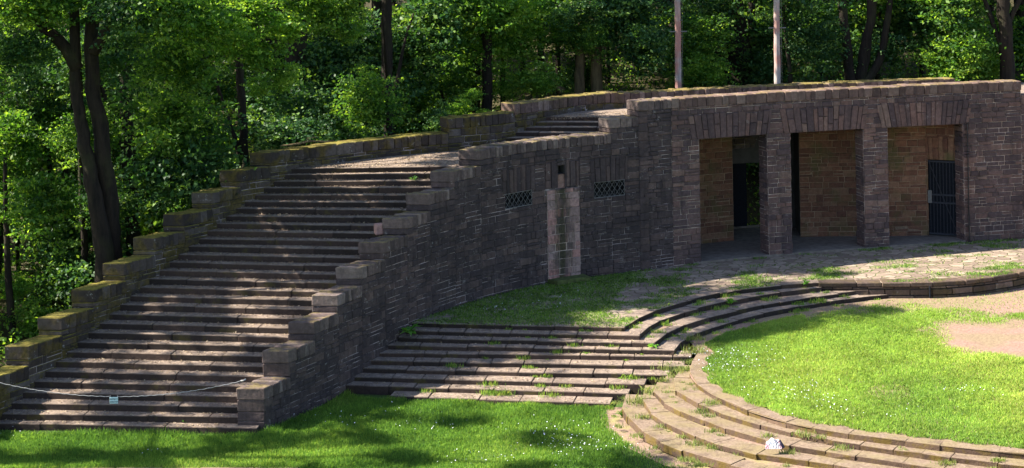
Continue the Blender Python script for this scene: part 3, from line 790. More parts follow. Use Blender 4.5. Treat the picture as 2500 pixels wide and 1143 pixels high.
g = Geo(); dp = [(2.2, 47.0), (2.0, 46.2), (2.15, 45.0), (2.6, 43.4), (3.3, 42.1), (4.3, 41.0), (5.6, 40.0), (9, 38), (9, 40.3), (6, 41), (4.2, 43), (3.2, 45), (3.2, 47)]
tag((lambda g: (g.face([(x, y, .012) for x, y in dp]), g.obj('dirt_strip', M_FILL))[1])(g), kind='structure')
# ---------------------------------------------------------------- retaining wall
RW = thing('retaining_wall', 'low curved retaining wall of rough dark stone blocks holding up the paved terrace', 'wall', (13, 56, ZO))
cv = Curve([(9.34, 56.2), (11.26, 56.1), (13.16, 56.06), (14.56, 56.48), (16.1, 57.38), (18, 59.18), (22, 62)])
M_RET = stone_mat('rough_dark_blockwork', [(0, (.06, .042, .034)), (.4, (.09, .062, .05)), (.7, (.13, .09, .072)), (1, (.17, .12, .10))], lichen=.3, soot=.35, sidemoss=.35)
g = Geo(); gm = Geo(); masonry(g, gm, cv.M, 0, cv.L, ZO-.1, ZT-.13, rh=(.13, .2), rl=(.35, .9), relief=.045); g.obj('wall_face', M_RET, RW); gm.obj('joint', M_VOID, RW)
g = Geo(); ss = splits(0, cv.L, .5, 1.2)
for a, b in zip(ss, ss[1:]): chbox(g, cv.M, a+.006, b-.006, -.5, .06+random.uniform(-.02, .02), ZT-.13, ZT+.004+random.uniform(-.006, .006), .02, .012)
g.obj('coping', M_RET, RW)
sp = cv.s_at(lambda q: q.x-12.75); g = Geo(); tube(g, [cv.M(sp, ZO, .09), cv.M(sp, ZT-.12, .09)], .028, 8); g.obj('drain_pipe', M_IRON, RW)

# ================================================================ small things
def rope_():
    o = thing('rope', 'pale sagging rope strung across the foot of the big staircase', 'rope', (-10, 45, 1))
    a = Vector(Q(593, 927, 45.35)); b = Vector(Q(-60, 916, 45.2)); low = 1.05
    L = Q(280, 968, 45.2)
    def pt(t):
        p = a.lerp(b, t); m = (a.x-L.x)/(a.x-b.x)
        base = a.lerp(b, m).z-L.z; k = base/(m*(1-m)); return Vector((p.x, p.y-.1, p.z-k*t*(1-t)))
    g = Geo(); tube(g, [pt(i/120)+Vector((0, 0, .006*math.sin(i*1.7))) for i in range(121)], .008, 6); g.obj('strand', M_ROPE, o)
    g = Geo(); tube(g, [pt(0)+Vector((-.05, .1, -.03)), pt(0)+Vector((.03, .02, .0)), pt(0)+Vector((.06, .12, .0))], .02, 6); g.obj('knot', M_ROPE, o)
    return pt
rpt = rope_()
def sign_():
    p = Q(278, 975, 45.05); o = thing('sign', 'small pale no entry notice hanging from the rope on the staircase', 'sign', (p.x, p.y, p.z))
    M = lambda s, z, d: (p.x+s, p.y-d, p.z+z)
    g = Geo(); chbox(g, M, -.105, .105, 0, .008, -.105, .055, .004, 0); g.obj('plate', M_SIGN, o)
    g = Geo(); chbox(g, M, -.08, .08, 0, .006, .06, .078, .002, 0); g.obj('hanger_bar', M_IRON, o)
    for sx in (-.095, .095):
        g = Geo(); tube(g, [M(sx, .05, .0), M(sx*.97, .10, -.02)], .004, 5); g.obj('hook', M_ROPE, o)
    for t, z, sz in (('ZUTRITT', -.012, .05), ('VERBOTEN', -.078, .046)):
        cu = bpy.data.curves.new('lettering', 'FONT'); cu.body = t; cu.size = sz; cu.align_x = 'CENTER'; cu.extrude = .001; cu.offset = .0012
        tmp = bpy.data.objects.new('lettering', cu); COL.objects.link(tmp)
        dg = bpy.context.evaluated_depsgraph_get(); me = bpy.data.meshes.new_from_object(tmp.evaluated_get(dg)); bpy.data.objects.remove(tmp)
        me.materials.clear(); me.materials.append(M_INK)
        l = bpy.data.objects.new('lettering', me); COL.objects.link(l); l.parent = o; l.location = (0, -.011, z); l.rotation_euler = (math.radians(90), 0, 0)
sign_()
def rock(name, label, cat, loc, size, mat, seed, squash=(1, 1, 1), ang=0):
    r = random.Random(seed); g = Geo()
    M = lambda s, z, d: (loc[0]+math.cos(ang)*s-math.sin(ang)*d, loc[1]+math.sin(ang)*s+math.cos(ang)*d, loc[2]+z)
    o = thing(name, label, cat, loc)
    return o, g, M
# loose stone block on the wall step, small fragments behind the parapet
kk = 17.0
lp_ = P(926, 572, 3.76); o, g, M = rock('loose_stone', 'pale loose square stone block lying on the stepped wall right of the staircase', 'stone block', (lp_[0], lp_[1]+.05, 3.76), .3, M_ARC, 3, ang=.3)
chbox(g, M, -.15, .14, -.13, .13, -.01, .30, .035, .04, .9)
b_ = g.obj('block', M_PIER, o)
def bag():
    x, y = P(1887, 1094, .36+.12); o = thing('crumpled_bag', 'crumpled white foil bag with dark right end lying on sunlit curved steps', 'litter', (x, y, .485))
    n, m = 18, 12; g = Geo(); r = random.Random(5); K = .8
    V = []
    for j in range(m+1):
        for i in range(n+1):
            u = i/n*2-1; v = j/m
            hh = .24*math.sin(min(1, v*1.25)*math.pi*.62)*(1-.35*u*u)+r.uniform(-.016, .016)
            V.append((K*(u*.24*(1-.25*v)+.03*v), K*.20*(v-.5)*1.3, K*(max(0.0, hh)+.03*math.sin(u*6+v*3)*v)))
    V = [(a, b, max(c, .004)) for a, b, c in V]
    f = [(j*(n+1)+i, j*(n+1)+i+1, (j+1)*(n+1)+i+1, (j+1)*(n+1)+i) for j in range(m) for i in range(n)]
    g.add([(x+a, y+b, .485+c) for a, b, c in V], f); w = g.obj('crumpled_front', M_BAGW, o)
    g = Geo()
    A = [(.18, -.11, .0), (.14, -.02, .17), (.19, .10, .16), (.29, .08, .0), (.26, -.05, .01)]
    g.face([(x+a, y+b, .485+c) for a, b, c in A[:3]]); g.face([(x+A[i][0], y+A[i][1], .485+A[i][2]) for i in (0, 2, 3)]); g.face([(x+A[i][0], y+A[i][1], .487+A[i][2]) for i in (0, 3, 4)])
    g.obj('dark_end', M_BAGD, o)  # dark faces at the right end, one lying flat on the step
bag()
# flag poles behind the roof parapet
for (x0, y0, x1, y1, cy, lab, D) in ((1652, -260, 1657, 222, 77, 'left of the two weathered flag poles behind the roof parapet', 66.6), (1893, -260, 1899, 210, 68, 'right of the two weathered flag poles, nearer the third portal', 67)):
    a = Q(x1, y1+60, D); b = Q(x0, y0, D); o = thing('flag_pole', lab, 'pole', tuple(a), 'pair of flag poles')
    g = Geo(); N = 14
    tube(g, [a.lerp(b, i/N)+Vector((random.uniform(-.012, .012), 0, 0)) for i in range(N+1)], [.125-.03*i/N for i in range(N+1)], 12, wob=.02); g.obj('shaft', M_POLE, o)
    c = Q(x0+(x1-x0)*(cy+260)/480, cy, D)
    g = Geo(); tube(g, [c+Vector((-.32, -.06, 0)), c+Vector((.32, -.06, 0))], .022, 6); g.obj('step_iron', M_GRATE, o)
    c2 = c+Vector((.07, -.08, .42)); g = Geo(); tube(g, [c2, c2+Vector((.09, -.02, 0))], .018, 6); g.obj('cleat', M_GRATE, o)
    g = Geo(); tube(g, [a.lerp(b, .12)+Vector((.15, -.12, 0)), b+Vector((.15, -.12, 0))], .006, 4); g.obj('halyard', M_GRATE, o)
# ================================================================ foliage
def unit(v): return v/np.maximum(np.linalg.norm(v, axis=-1, keepdims=True), 1e-9)
def leaf_quads(rng, C, size, up=.8, asp=.62, sizevar=.35):
    n = len(C); nrm = unit(rng.normal(size=(n, 3))*np.array([.7, .7, .5])+np.array([0, 0, up]))
    a = unit(np.cross(nrm, rng.normal(size=(n, 3)))); b = np.cross(nrm, a)
    L = size*(1+rng.uniform(-sizevar, sizevar, (n, 1))); w = L*asp
    droop = nrm*L*.12
    v = np.stack([C-a*L*.5-droop, C+b*w*.5, C+a*L*.5-droop, C-b*w*.5], 1)
    return v.reshape(-1, 3)
def crown_mesh(name, seed, R, nspray, per, size, mat, flat=.75, hollow=.55, up=.8, bias=0):
    rng = np.random.default_rng(seed)
    # several lobes make an uneven outline
    lobes = rng.normal(size=(7, 3)); lobes = unit(lobes)*R*np.array([.5, .5, .42]); lobes = np.vstack([lobes, [[0, 0, 0]]])
    lr = rng.uniform(.35, .8, 8)*R
    which = rng.integers(0, 8, nspray); d = unit(rng.normal(size=(nspray, 3))); rad = rng.uniform(hollow, 1.05, nspray)**.7
    sc = lobes[which]+d*(rad*lr[which])[:, None]*np.array([1, 1, flat])
    srad = rng.uniform(.25, .75, nspray)*(R/2.4)**.5
    idx = np.repeat(np.arange(nspray), per)
    off = rng.normal(size=(nspray*per, 3))*np.array([.6, .6, .16])*srad[idx][:, None]
    C = sc[idx]+off
    st = rng.uniform(0, 1, nspray)**1.5; tone = np.clip(st[idx]*.8+rng.uniform(-.1, .3, len(idx))+bias, 0, 1)
    return npmesh(name, leaf_quads(rng, C, size, up), 4, tone, mat)
CR = [crown_mesh('crown', 11+i, 2.4, 210, 22, .20, m, hollow=.25) for i, m in enumerate([M_LEAF, M_LEAFD, M_LEAF, M_LEAFB, M_LEAFD])]
CRs = [crown_mesh('crown', 41+i, 1.5, 110, 20, .17, m, hollow=.25) for i, m in enumerate([M_LEAFB, M_LEAF])]
CRo = [crown_mesh('crown', 61+i, 2.4, 62, 30, .24, M_LEAF, hollow=.05, flat=.6) for i in range(3)]
def add_crown(root, me, loc, sc=1, rz=None):
    o = link(me, 'crown', root); l = root.location
    o.location = (loc[0]-l.x, loc[1]-l.y, loc[2]-l.z); o.scale = (sc, sc, sc*random.uniform(.85, 1.1)); o.rotation_euler = (random.uniform(-.2, .2), random.uniform(-.2, .2), random.uniform(0, 6.28) if rz is None else rz)
    return o
def trunk_part(root, pts, rad, mat=None, n=10, wob=.06, name='trunk'):
    # refine and roughen
    P_ = [Vector(p) for p in pts]; c = Curve(P_) if len(P_) > 2 else Curve(P_, False); N = max(6, int(c.L/.35)); out = []; rr = []
    for i in range(N+1):
        t = i/N; p = c.at(c.L*t*.9999); out.append(p+Vector((random.uniform(-.04, .04), random.uniform(-.04, .04), 0))*min(1, rad[0]*3))
        q = t*(len(rad)-1); k = min(int(q), len(rad)-2); rr.append(rad[k]+(rad[k+1]-rad[k])*(q-k))
    g = Geo(); tube(g, out, rr, n, wob=wob); return g.obj(name, mat or M_BARK, root, smooth=True)
def tree_at(name, label, base, stems, crowns, group=None, bark=None, cat='tree'):
    t = thing(name, label, cat, base, group)
    for pts, rad in stems: trunk_part(t, pts, rad, bark)
    for me, loc, sc in crowns: add_crown(t, me, loc, sc)
    return t
q = Q
# big twin stemmed tree on the left
D1 = 53.0
b1 = q(262, 720, D1)
tree_at('maple_tree', 'big dark tree with twin trunks forking low, left of the staircase', tuple(b1),
    [([q(262, 740, D1), q(250, 600, D1), q(232, 480, D1), q(212, 380, D1), q(194, 280, D1), q(185, 190, D1), q(184, 120, D1), q(178, 20, D1), q(170, -60, D1)], [.36, .30, .25, .22, .19, .17, .16, .15, .13]),
     ([q(272, 740, D1+.5), q(272, 600, D1+.5), q(264, 470, D1+.4), q(250, 370, D1+.2), q(240, 290, D1+.2), q(228, 220, D1+.2), q(222, 120, D1+.2), q(228, 40, D1+.2), q(235, -80, D1+.2)], [.34, .31, .28, .26, .24, .22, .21, .19, .16]),
     ([q(190, 170, D1), q(150, 105, D1), q(95, 60, D1), q(30, 20, D1), q(-40, 10, D1)], [.20, .18, .15, .12, .08]),
     ([q(228, 130, D1), q(262, 70, D1), q(300, 10, D1), q(330, -60, D1)], [.18, .15, .13, .1])],
    [(CRo[0], (-19, D1, 11.5), .75), (CRo[1], (-17.2, D1+.4, 8.6), .6), (CRo[2], (-21, D1+.5, 14.5), .8), (CRo[1], (-16.4, D1+.2, 6.0), .5), (CRo[0], (-16.5, D1+1, 12.5), .6), (CR[0], q(60, -10, D1-1), .7), (CR[1], q(330, 40, D1-1), .62), (CR[2], q(440, 10, D1-1), .7), (CR[0], q(150, -60, D1), .8), (CR[1], q(20, 130, D1), .6), (CR[2], q(420, 160, D1+1), .65), (CR[3], q(520, 70, D1), .55),  # CRo crowns are unseen, added left of frame to shade the trunks
     (CRs[0], q(640, 130, 54), .62), (CRs[0], q(690, 60, 54), .68), (CRs[1], q(600, 20, 54), .7), (CRs[0], q(690, 190, 54), .42), (CRs[0], q(640, 215, 54), .34), (CRs[1], q(800, 30, 54.5), .68), (CRs[0], q(855, 75, 54.5), .38), (CRs[0], q(560, 100, 54), .55), (CRs[1], q(740, -10, 54), .75), (CRs[1], q(860, -20, 54.5), .6)])
def lean_tree(label, x, ytop, ybot, D, r, lean=0, bark=None, crowns=(), forks=(), name='woodland_tree', group=None):
    b = q(x, ybot, D); st = [([q(x, ybot+60, D), q(x+lean*.3, (ytop+2*ybot)/3, D), q(x+lean*.7, (2*ytop+ybot)/3, D), q(x+lean, ytop, D)], [r*1.25, r, r*.9, r*.75])]
    for f in forks: st.append(([q(a, c, D) for a, c in f[0]], f[1]))
    return tree_at(name, label, tuple(b), st, crowns, group, bark)
lean_tree('thick black trunk rising behind the top of the left parapet wall', 712, -60, 350, 66, .42, lean=20, crowns=[(CR[1], q(800, 150, 67), .85), (CR[1], q(900, 230, 66), .8), (CR[4], q(960, 130, 67), .9), (CR[1], q(700, 330, 70), .6), (CR[4], q(1050, 60, 67), .9)], name='dark_tree')
lean_tree('tree with pale sunlit bark, right one of the close pair behind roof parapet', 1462, -60, 235, 70, .22, lean=-22, bark=M_BARKL, crowns=[(CR[2], q(1450, 90, 68.6), .42), (CR[1], q(1400, 40, 68.5), .5), (CR[0], q(1380, 60, 71), .8), (CR[1], q(1500, 20, 70), .85), (CR[4], q(1560, 110, 69), .7)], name='pale_barked_tree')
lean_tree('tree with mossy brown bark, left one of the close pair behind roof parapet', 1412, -60, 235, 69.5, .19, lean=18, bark=M_BARKL, crowns=[(CR[3], q(1290, 50, 70), .8), (CR[1], q(1460, 90, 71), .6)], name='mossy_tree', forks=[([(1372, 225), (1345, 195), (1322, 165)], [.16, .13, .1])])
lean_tree('huge dark trunk between the two flag poles with a limb bending left', 1812, -60, 220, 73, .50, lean=-26, crowns=[(CR[1], q(1850, 100, 74), .9), (CR[4], q(1720, 30, 73), .8), (CR[4], q(1900, 180, 72), .7)], name='oak_tree', forks=[([(1815, 165), (1760, 155), (1720, 115), (1690, 85), (1655, 60), (1600, 95)], [.34, .30, .24, .2, .16, .1])])
lean_tree('many-stemmed black tree fanning out behind the roof parapet, right of poles', 2095, -40, 215, 71, .20, lean=45, crowns=[(CR[1], q(2200, 50, 73), .9), (CR[2], q(2010, 60, 74), .8), (CR[4], q(2300, 30, 72), .9)], name='multi_stemmed_tree',
    forks=[([(2080, 230), (2068, 120), (2058, 30), (2056, -60)], [.24, .2, .18, .15]), ([(2100, 215), (2140, 165), (2160, 90), (2180, -40)], [.2, .16, .14, .1]), ([(2100, 215), (2120, 120), (2122, 20), (2122, -60)], [.16, .13, .12, .1]), ([(2075, 160), (2040, 115), (2015, 80)], [.09, .07, .05])])
lean_tree('tall bright green sunlit tree at the top, above middle parapet', 1190, -60, 320, 68, .2, crowns=[(CR[3], q(1170, 40, 68), .75), (CR[3], q(1230, 110, 69), .6), (CRs[0], q(1250, 20, 67), .9), (CR[3], q(1130, -20, 69), .7)], name='sunlit_tree')
def shrub(label, pts, group=None, me=0, name='shrub'):
    b = pts[0][0]; t = thing(name, label, 'shrub', (b[0], b[1], float(ground_h(b[0], b[1]))))
    trunk_part(t, [(b[0], b[1], t.location.z-.2), (b[0]+.1, b[1], b[2])], [.04, .03], name='stem', n=6)
    for p, s in pts: add_crown(t, CRs[me], p, s)
shrub('pale green leafy shrub right behind the middle of the parapet wall', [(q(1125, 265, 64), .34), (q(1150, 235, 64.5), .30), (q(1100, 295, 64), .30), (q(1190, 285, 64), .26), (q(1140, 300, 63.8), .3)])
shrub('bright glossy shrub behind the right end of the roof parapet', [(q(2360, 130, 71), .75), (q(2300, 165, 71), .6), (q(2420, 165, 71), .6), (q(2350, 85, 72), .55)])
shrub('sunlit leafy bush beyond the lowest steps of the left parapet', [(q(75, 760, 55), .5), (q(50, 700, 56), .45), (q(95, 800, 55), .4)])
shrub('bright bush directly behind the left corner of the roof parapet', [(q(1290, 195, 68), .6), (q(1240, 215, 68), .45), (q(1340, 205, 68), .4)])
# thin dark trunks on the left slope
for i, (x, yt, yb, D, r, ln, lab) in enumerate(((48, 430, 760, 62, .07, -15, 'leftmost of the thin trunks on the slope by the picture edge'), (150, 330, 720, 63, .10, -35, 'thin black leaning sapling just left of the big twin trunk'), (172, 480, 720, 64, .11, 8, 'slim upright trunk beside the foot of the big twin tree'), (372, -60, 560, 66, .14, 60, 'slender dark trunk rising right of the big twin tree'), (520, 230, 430, 68, .10, -20, 'slim trunk in shade above the middle steps of parapet'))):
    lean_tree(lab, x, yt, yb, D, r, lean=ln, crowns=[(CR[i % 3], q(x+ln, yt-20, D+.5), .6)], name='sapling', forks=[([(x, (yt+yb)/2), (x-25, (yt+yb)/2-60), (x-70, (yt+yb)/2-100)], [r*.6, r*.4, r*.25])])
# woodland trees standing one behind the other
def wl_x(D): return WL.at(WL.s_at(lambda p: p.y-D)).x if D < 66 else 99
spots = []
rr = random.Random(4)
def try_spot(x, D, md):
    for a, b in spots:
        if (a-x)**2+((b-D)*.8)**2 < md*md: return False
    spots.append((x, D)); return True
for _ in range(600):      # left slope beside the stairs
    D = rr.uniform(54.5, 65.5); x = rr.uniform(-24, wl_x(D)-3.2)
    if x < -.30*D-3.5: continue
    px_ = 1250+x/D*FPX
    if D < 56 and 90 < px_ < 420: continue
    try_spot(x, D, 3.0)
nleft = len(spots)
for _ in range(3000):
    D = rr.uniform(66, 100); x = rr.uniform(-.31*D, .31*D)
    if D < 70 and x > -1: continue
    try_spot(x, D, 2.9 if D < 84 else 3.8)
protos = {}
for i, (x, D) in enumerate(spots):
    gz = float(ground_h(x, D)); h = rr.uniform(6.5, 11) if D > 76 else rr.uniform(5, 9) if D > 66 else rr.uniform(4, 9)
    lab = 'slender leafy tree crowded among others on the shaded slope left of staircase' if i < nleft else 'slender leafy tree crowded among others in the dense wood behind the walls'
    grp = 'trees on the left slope' if i < nleft else 'trees of the wood behind the walls'
    t = thing('woodland_tree', lab, 'tree', (x, D, gz), grp)
    trunk_part(t, [(x, D, gz-.3), (x+rr.uniform(-.3, .3), D, gz+h*.5), (x+rr.uniform(-.6, .6), D, gz+h)], [.13, .10, .05], n=7)
    n = 3 if D < 80 else 3
    ks = [.10, .38, .68, .95][:4 if D < 84 else 3]
    for kz in ks:
        if rr.random() < .22: continue
        add_crown(t, CR[rr.choice((0, 1, 2, 4, 1, 2)) if (kz < .3 or rr.random() > .15) else 3], (x+rr.uniform(-.9, .9), D+rr.uniform(-.5, .5), gz+.4+h*kz), rr.uniform(.42, .9))
tall = []
for _ in range(900):
    D = rr.uniform(58, 92); x = rr.uniform(-.31*D, .30*D)
    if D < 70 and x > wl_x(min(D, 65.9))-4: continue
    if D < 70 and x > -4: continue
    if any(math.hypot(a-x, (b-D)*.7) < 4.2 for a, b in tall): continue
    tall.append((x, D))
for x, D in tall:
    gz = float(ground_h(x, D)); t = thing('forest_tree', 'tall forest tree whose bare dark trunk rises out of the top of the picture', 'tree', (x, D, gz), 'tall forest trees with bare trunks')
    r0 = rr.uniform(.13, .30); lx = rr.uniform(-.8, .8)
    trunk_part(t, [(x, D, gz-.3), (x+lx*.4, D, gz+5), (x+lx, D, gz+11), (x+lx*1.2, D, 17)], [r0*1.2, r0, r0*.8, r0*.5], n=9)
    for k in range(2):
        a = rr.uniform(0, 6.28); trunk_part(t, [(x+lx*.5, D, gz+rr.uniform(4, 7)), (x+lx*.5+math.cos(a)*1.2, D+math.sin(a), gz+8), (x+math.cos(a)*2.2, D+math.sin(a)*2, gz+9.5)], [r0*.4, r0*.3, r0*.15], n=6, name='limb')
    for k in range(2): add_crown(t, CRo[rr.randrange(3)], (x+lx+rr.uniform(-2.6, 2.6), D+rr.uniform(-2, 2), 13.5+(D > 75)*1.5+rr.uniform(-1, 3)), rr.uniform(.8, 1.25))
# trees standing left of the picture whose shade dapples stairs, lawn and terrace
def shade_tree(name, label, trunkxy, targets, bark=None):
    t = thing(name, label, 'tree', (*trunkxy, 0))
    top = []
    for (gx, gD, h, sc) in targets:
        x = gx+sdir.x/sdir.z*h; y = gD+sdir.y/sdir.z*h
        add_crown(t, CRo[rr.randrange(3)], (x, y, h), sc); top.append((x, y, h))
    cx = sum(a[0] for a in top)/len(top); cy = sum(a[1] for a in top)/len(top)
    trunk_part(t, [(*trunkxy, -.3), (trunkxy[0]+.3, trunkxy[1], 6), (trunkxy[0]*.6+cx*.4, trunkxy[1]*.6+cy*.4, 11), (cx*.6+trunkxy[0]*.4, cy, 14)], [.5, .42, .3, .12])
    for a in top[::2]: trunk_part(t, [(trunkxy[0]*.7+cx*.3, trunkxy[1]*.7+cy*.3, 10), tuple((Vector((cx, cy, 13))+Vector(a))*.5), a], [.10, .06, .02], n=6, name='limb')
tg = []
for gx in np.arange(-13, 5.6, 1.9):
    for gD in (42.0, 44.0, 46.0):
        lim = 4.6 if gD < 44 else 2.0
        if gx < lim and rr.random() < .86: tg.append((gx+rr.uniform(-.7, .7), gD+rr.uniform(-.6, .6), rr.uniform(12.5, 17.5), rr.uniform(.35, .55)))
shade_tree('lawn_side_tree', 'tall broad tree standing left of the lawn and shading it', (-19, 43.5), tg)
tg = []
for gx in np.arange(-13, 2.2, 1.8):
    for gD in (47.6, 49.6, 51.6):
        if gx < (-1.0 if gD < 49 else 2.0) and rr.random() < .8: tg.append((gx+rr.uniform(-.6, .6), gD+rr.uniform(-.6, .6), rr.uniform(12.5, 17), rr.uniform(.38, .6)))
shade_tree('stair_side_tree', 'tall broad tree standing left of the staircase and shading its lower half', (-19, 49.5), tg)
tg = []
for gx in np.arange(-9, 10.4, 2.6):
    for gD in (53.4, 56, 58.6):
        if gx < {53.4: 7.6, 56: 9.8, 58.6: 9.6}[gD] and (gx > 5 or rr.random() < .7): tg.append((gx+rr.uniform(-.6, .6), gD+rr.uniform(-.6, .6), rr.uniform(14, 18.5), rr.uniform(.6, .85)))
tg += [(10.9, 54.3, 15, .55), (9.9, 54.0, 15.5, .6), (8.9, 53.5, 15, .6), (8.2, 52.9, 16, .55), (7.4, 52.2, 15, .6), (6.8, 51.5, 16, .5), (6.1, 50.8, 15, .42), (6.9, 52.8, 15, .5), (9.3, 52.9, 16, .35), (11.3, 57.6, 15, .35), (7.6, 52.4, 15, .5), (6.6, 51.4, 15, .42)]
shade_tree('slope_side_tree', 'tall broad tree on the left slope shading the terrace', (-19.5, 56), tg)
# undergrowth
def leafcloud_obj(name, C, size, mat, tone, up=.6):
    me = npmesh(name, leaf_quads(RNG, C, size, up), 4, tone, mat); return link(me, name)
n = 75000
x = RNG.uniform(-26, 24, n); D = RNG.uniform(50, 82, n)
wlx = np.interp(D, [p.y for p in WL.p], [p.x for p in WL.p])
ok = np.where(D < 66.5, x < wlx-.9, True)
x, D = x[ok], D[ok]; cl = (np.sin(x*2.1+D)*np.sin(D*1.7-x*.6)+1)*.5
z = ground_h(x, D)+RNG.uniform(0, 1, len(x))*(.3+(1.2+1.2*(D > 66))*cl)
o = leafcloud_obj('undergrowth', np.c_[x, D, z], .15, M_LEAF, RNG.uniform(0, 1, len(x))); tag(o, 'low leafy undergrowth covering the woodland floor', 'undergrowth', kind='stuff')
# ---------------------------------------------------------------- grass
def inpoly(x, y, poly):
    px = np.array([p[0] for p in poly]); py = np.array([p[1] for p in poly]); c = np.zeros(len(x), bool); j = len(px)-1
    for i in range(len(px)):
        k = ((py[i] > y) != (py[j] > y)) & (x < (px[j]-px[i])*(y-py[i])/(py[j]-py[i]+1e-12)+px[i]); c ^= k; j = i
    return c
def vnoise(x, y, f, seed):
    r = np.random.default_rng(seed); s = 0
    for i in range(7):
        a = r.uniform(0, 6.28); k = f*r.uniform(.5, 1.6); s = s+np.sin((x*math.cos(a)+y*math.sin(a))*k+r.uniform(0, 6.28))
    return s/2.6
def blades(x, y, z, h, w=.011, lean=.45, tone=None):
    n = len(x); a = RNG.uniform(0, 6.283, n); b = RNG.uniform(0, 6.283, n); l = np.abs(RNG.normal(0, lean, n))
    base = np.c_[x, y, z]; wv = np.c_[np.cos(a), np.sin(a), np.zeros(n)]*w*.5*(1+RNG.uniform(-.3, .5, n))[:, None]
    bend = np.c_[np.cos(b), np.sin(b), np.zeros(n)]
    m = base+bend*(h*l*.35)[:, None]+np.c_[np.zeros(n), np.zeros(n), h*.6]
    t = base+bend*(h*l)[:, None]+np.c_[np.zeros(n), np.zeros(n), h*(1-.25*np.minimum(l, 1.5))]
    return np.stack([base-wv, base+wv, m+wv*.7, t, m-wv*.7], 1).reshape(-1, 3)
def grass(name, label, x, y, z, h, mat, tone, w=.011, lean=.45):
    me = npmesh(name, blades(x, y, z, h, w, lean), 5, tone, mat); return tag(link(me, name), label, 'grass', kind='stuff')
wallx = lambda D: np.interp(D, [p.y for p in WR.p], [p.x for p in WR.p])
lawn_poly = [(-17, 42.85), (-6.2, 42.35), (-6.0, 40.5), (4.9, 40.5), (4.0, 41.5), (3.1, 42.8), (2.5, 44.0), (2.2, 45.1), (2.2, 46.3), (2.2, 46.9), (-3.45, 48.0), (-4.6, 48.6), (-4.6, 49.0), (-5.3, 47.5), (-6.35, 45.4), (-6.6, 45.0), (-13.8, 45.65), (-17, 45.8)]
n = 330000
x = RNG.uniform(-16, 5.5, n); y = RNG.uniform(40.5, 49, n); k = inpoly(x, y, lawn_poly)
bare = vnoise(x, y, 1.3, 3)
k &= ~((x > np.interp(y, [40, 42, 44, 46, 47], [3.6, 2.6, 1.9, 1.6, 1.8])) & (RNG.uniform(0, 1, n) < .35+.4*(bare > .2)))
x, y = x[k], y[k]; cl = vnoise(x, y, 2.2, 5)
edge = np.exp(-np.maximum(0, np.abs(y-45.3))/.35)*(x < -6)+np.exp(-np.maximum(0, x-wallx(y))/.35)*(y > 45.3)
h = (.075+.03*cl+RNG.uniform(0, .06, len(x)))*(1+.9*np.clip(edge, 0, 1)*RNG.uniform(.3, 1, len(x)))
tone = np.clip(.35+.15*vnoise(x, y, 1.1, 9)+RNG.uniform(-.3, .35, len(x)), 0, 1)
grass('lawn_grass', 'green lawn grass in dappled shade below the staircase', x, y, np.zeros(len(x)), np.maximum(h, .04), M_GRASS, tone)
# arena lawn
cE = Curve(E1); inner = [cE.M(cE.L*i/80, 0, -.40-.08*math.sin(i*1.3)-.05*math.sin(i*3.1))[:2] for i in range(81)]
ar_poly = inner+[(20, 60), (16.3, 57.2), (14.7, 56.3), (13.2, 55.8), (11.2, 55.85), (10.2, 55.3), (9.13, 54.3), (7.92, 53.6), (6.8, 52.7), (5.9, 51.8), (5.15, 50.6)]
n = 420000
x = RNG.uniform(4, 17.5, n); y = RNG.uniform(38.5, 57, n); k = inpoly(x, y, ar_poly)
x, y = x[k], y[k]; nz = vnoise(x, y, 1.5, 21)+.5*vnoise(x, y, 5, 22)
d1 = np.hypot((x-15.6)/3.5, (y-50.2)/2.9)+.2*nz; d2 = (54.5+.06*(x-10)-y)+.35*nz+np.where(x < 8.5, 2.5, 0)-np.where(x > 13, (x-13)*.5, 0)
p = (np.clip((d1-.75)*1.9, .0, 1)**1.3+.16*(nz > .75))*np.clip(d2*.9, .05, 1)*np.clip(1-.35*(vnoise(x, y, .9, 23) > .9), 0, 1)
k = RNG.uniform(0, 1, len(x)) < p; x, y, p = x[k], y[k], p[k]
yel = vnoise(x, y, .8, 31)
tone = np.clip(.34+.22*yel+RNG.uniform(-.3, .33, len(x)), 0, 1)
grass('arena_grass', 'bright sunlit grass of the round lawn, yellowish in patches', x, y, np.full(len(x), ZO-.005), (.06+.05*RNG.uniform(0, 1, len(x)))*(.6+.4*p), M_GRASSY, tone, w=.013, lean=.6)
# terrace grass and tufts in the joints
n = 300000
x = RNG.uniform(-3.4, 19, n); y = RNG.uniform(50.7, 63.5, n)
tp = [(-3.3, 51.75), (2.9, 50.75)]+[(p.x, p.y) for p in Curve(A10[3:]).p[3:]]
k = inpoly(x, y, tp+[(20, 63.4)]+[tuple(WR.M(WR.L*(1-i/60), 0, .03)[:2]) for i in range(1, 46)])
x, y = x[k], y[k]; m1 = vnoise(x, y, 2.0, 41)+.6*vnoise(x, y, 6, 42)
wd = y-np.interp(x, [p.x for p in WR.p], [p.y for p in WR.p])
zone = 1.6-sm(x+.5*(y-52)*-.25, .5, 5.5)*1.75
p = np.clip((zone+m1*.7)*.9, 0, 1)+.9*np.exp(-np.abs(wd+.15)/.15)*(m1 > .2)*(x > 3)+.10*(m1 > 1.0)
p = np.where((x < 3.0) & (y < 51.9-.19*(x+3)), p*.25, p)
k = RNG.uniform(0, 1, len(x)) < p; x, y = x[k], y[k]
grass('terrace_grass', 'patchy grass growing over the paving of the terrace', x, y, np.full(len(x), ZT-.015), .045+.05*RNG.uniform(0, 1, len(x))**2, M_GRASS, np.clip(RNG.uniform(.0, .8, len(x)), 0, 1), w=.012, lean=.9)
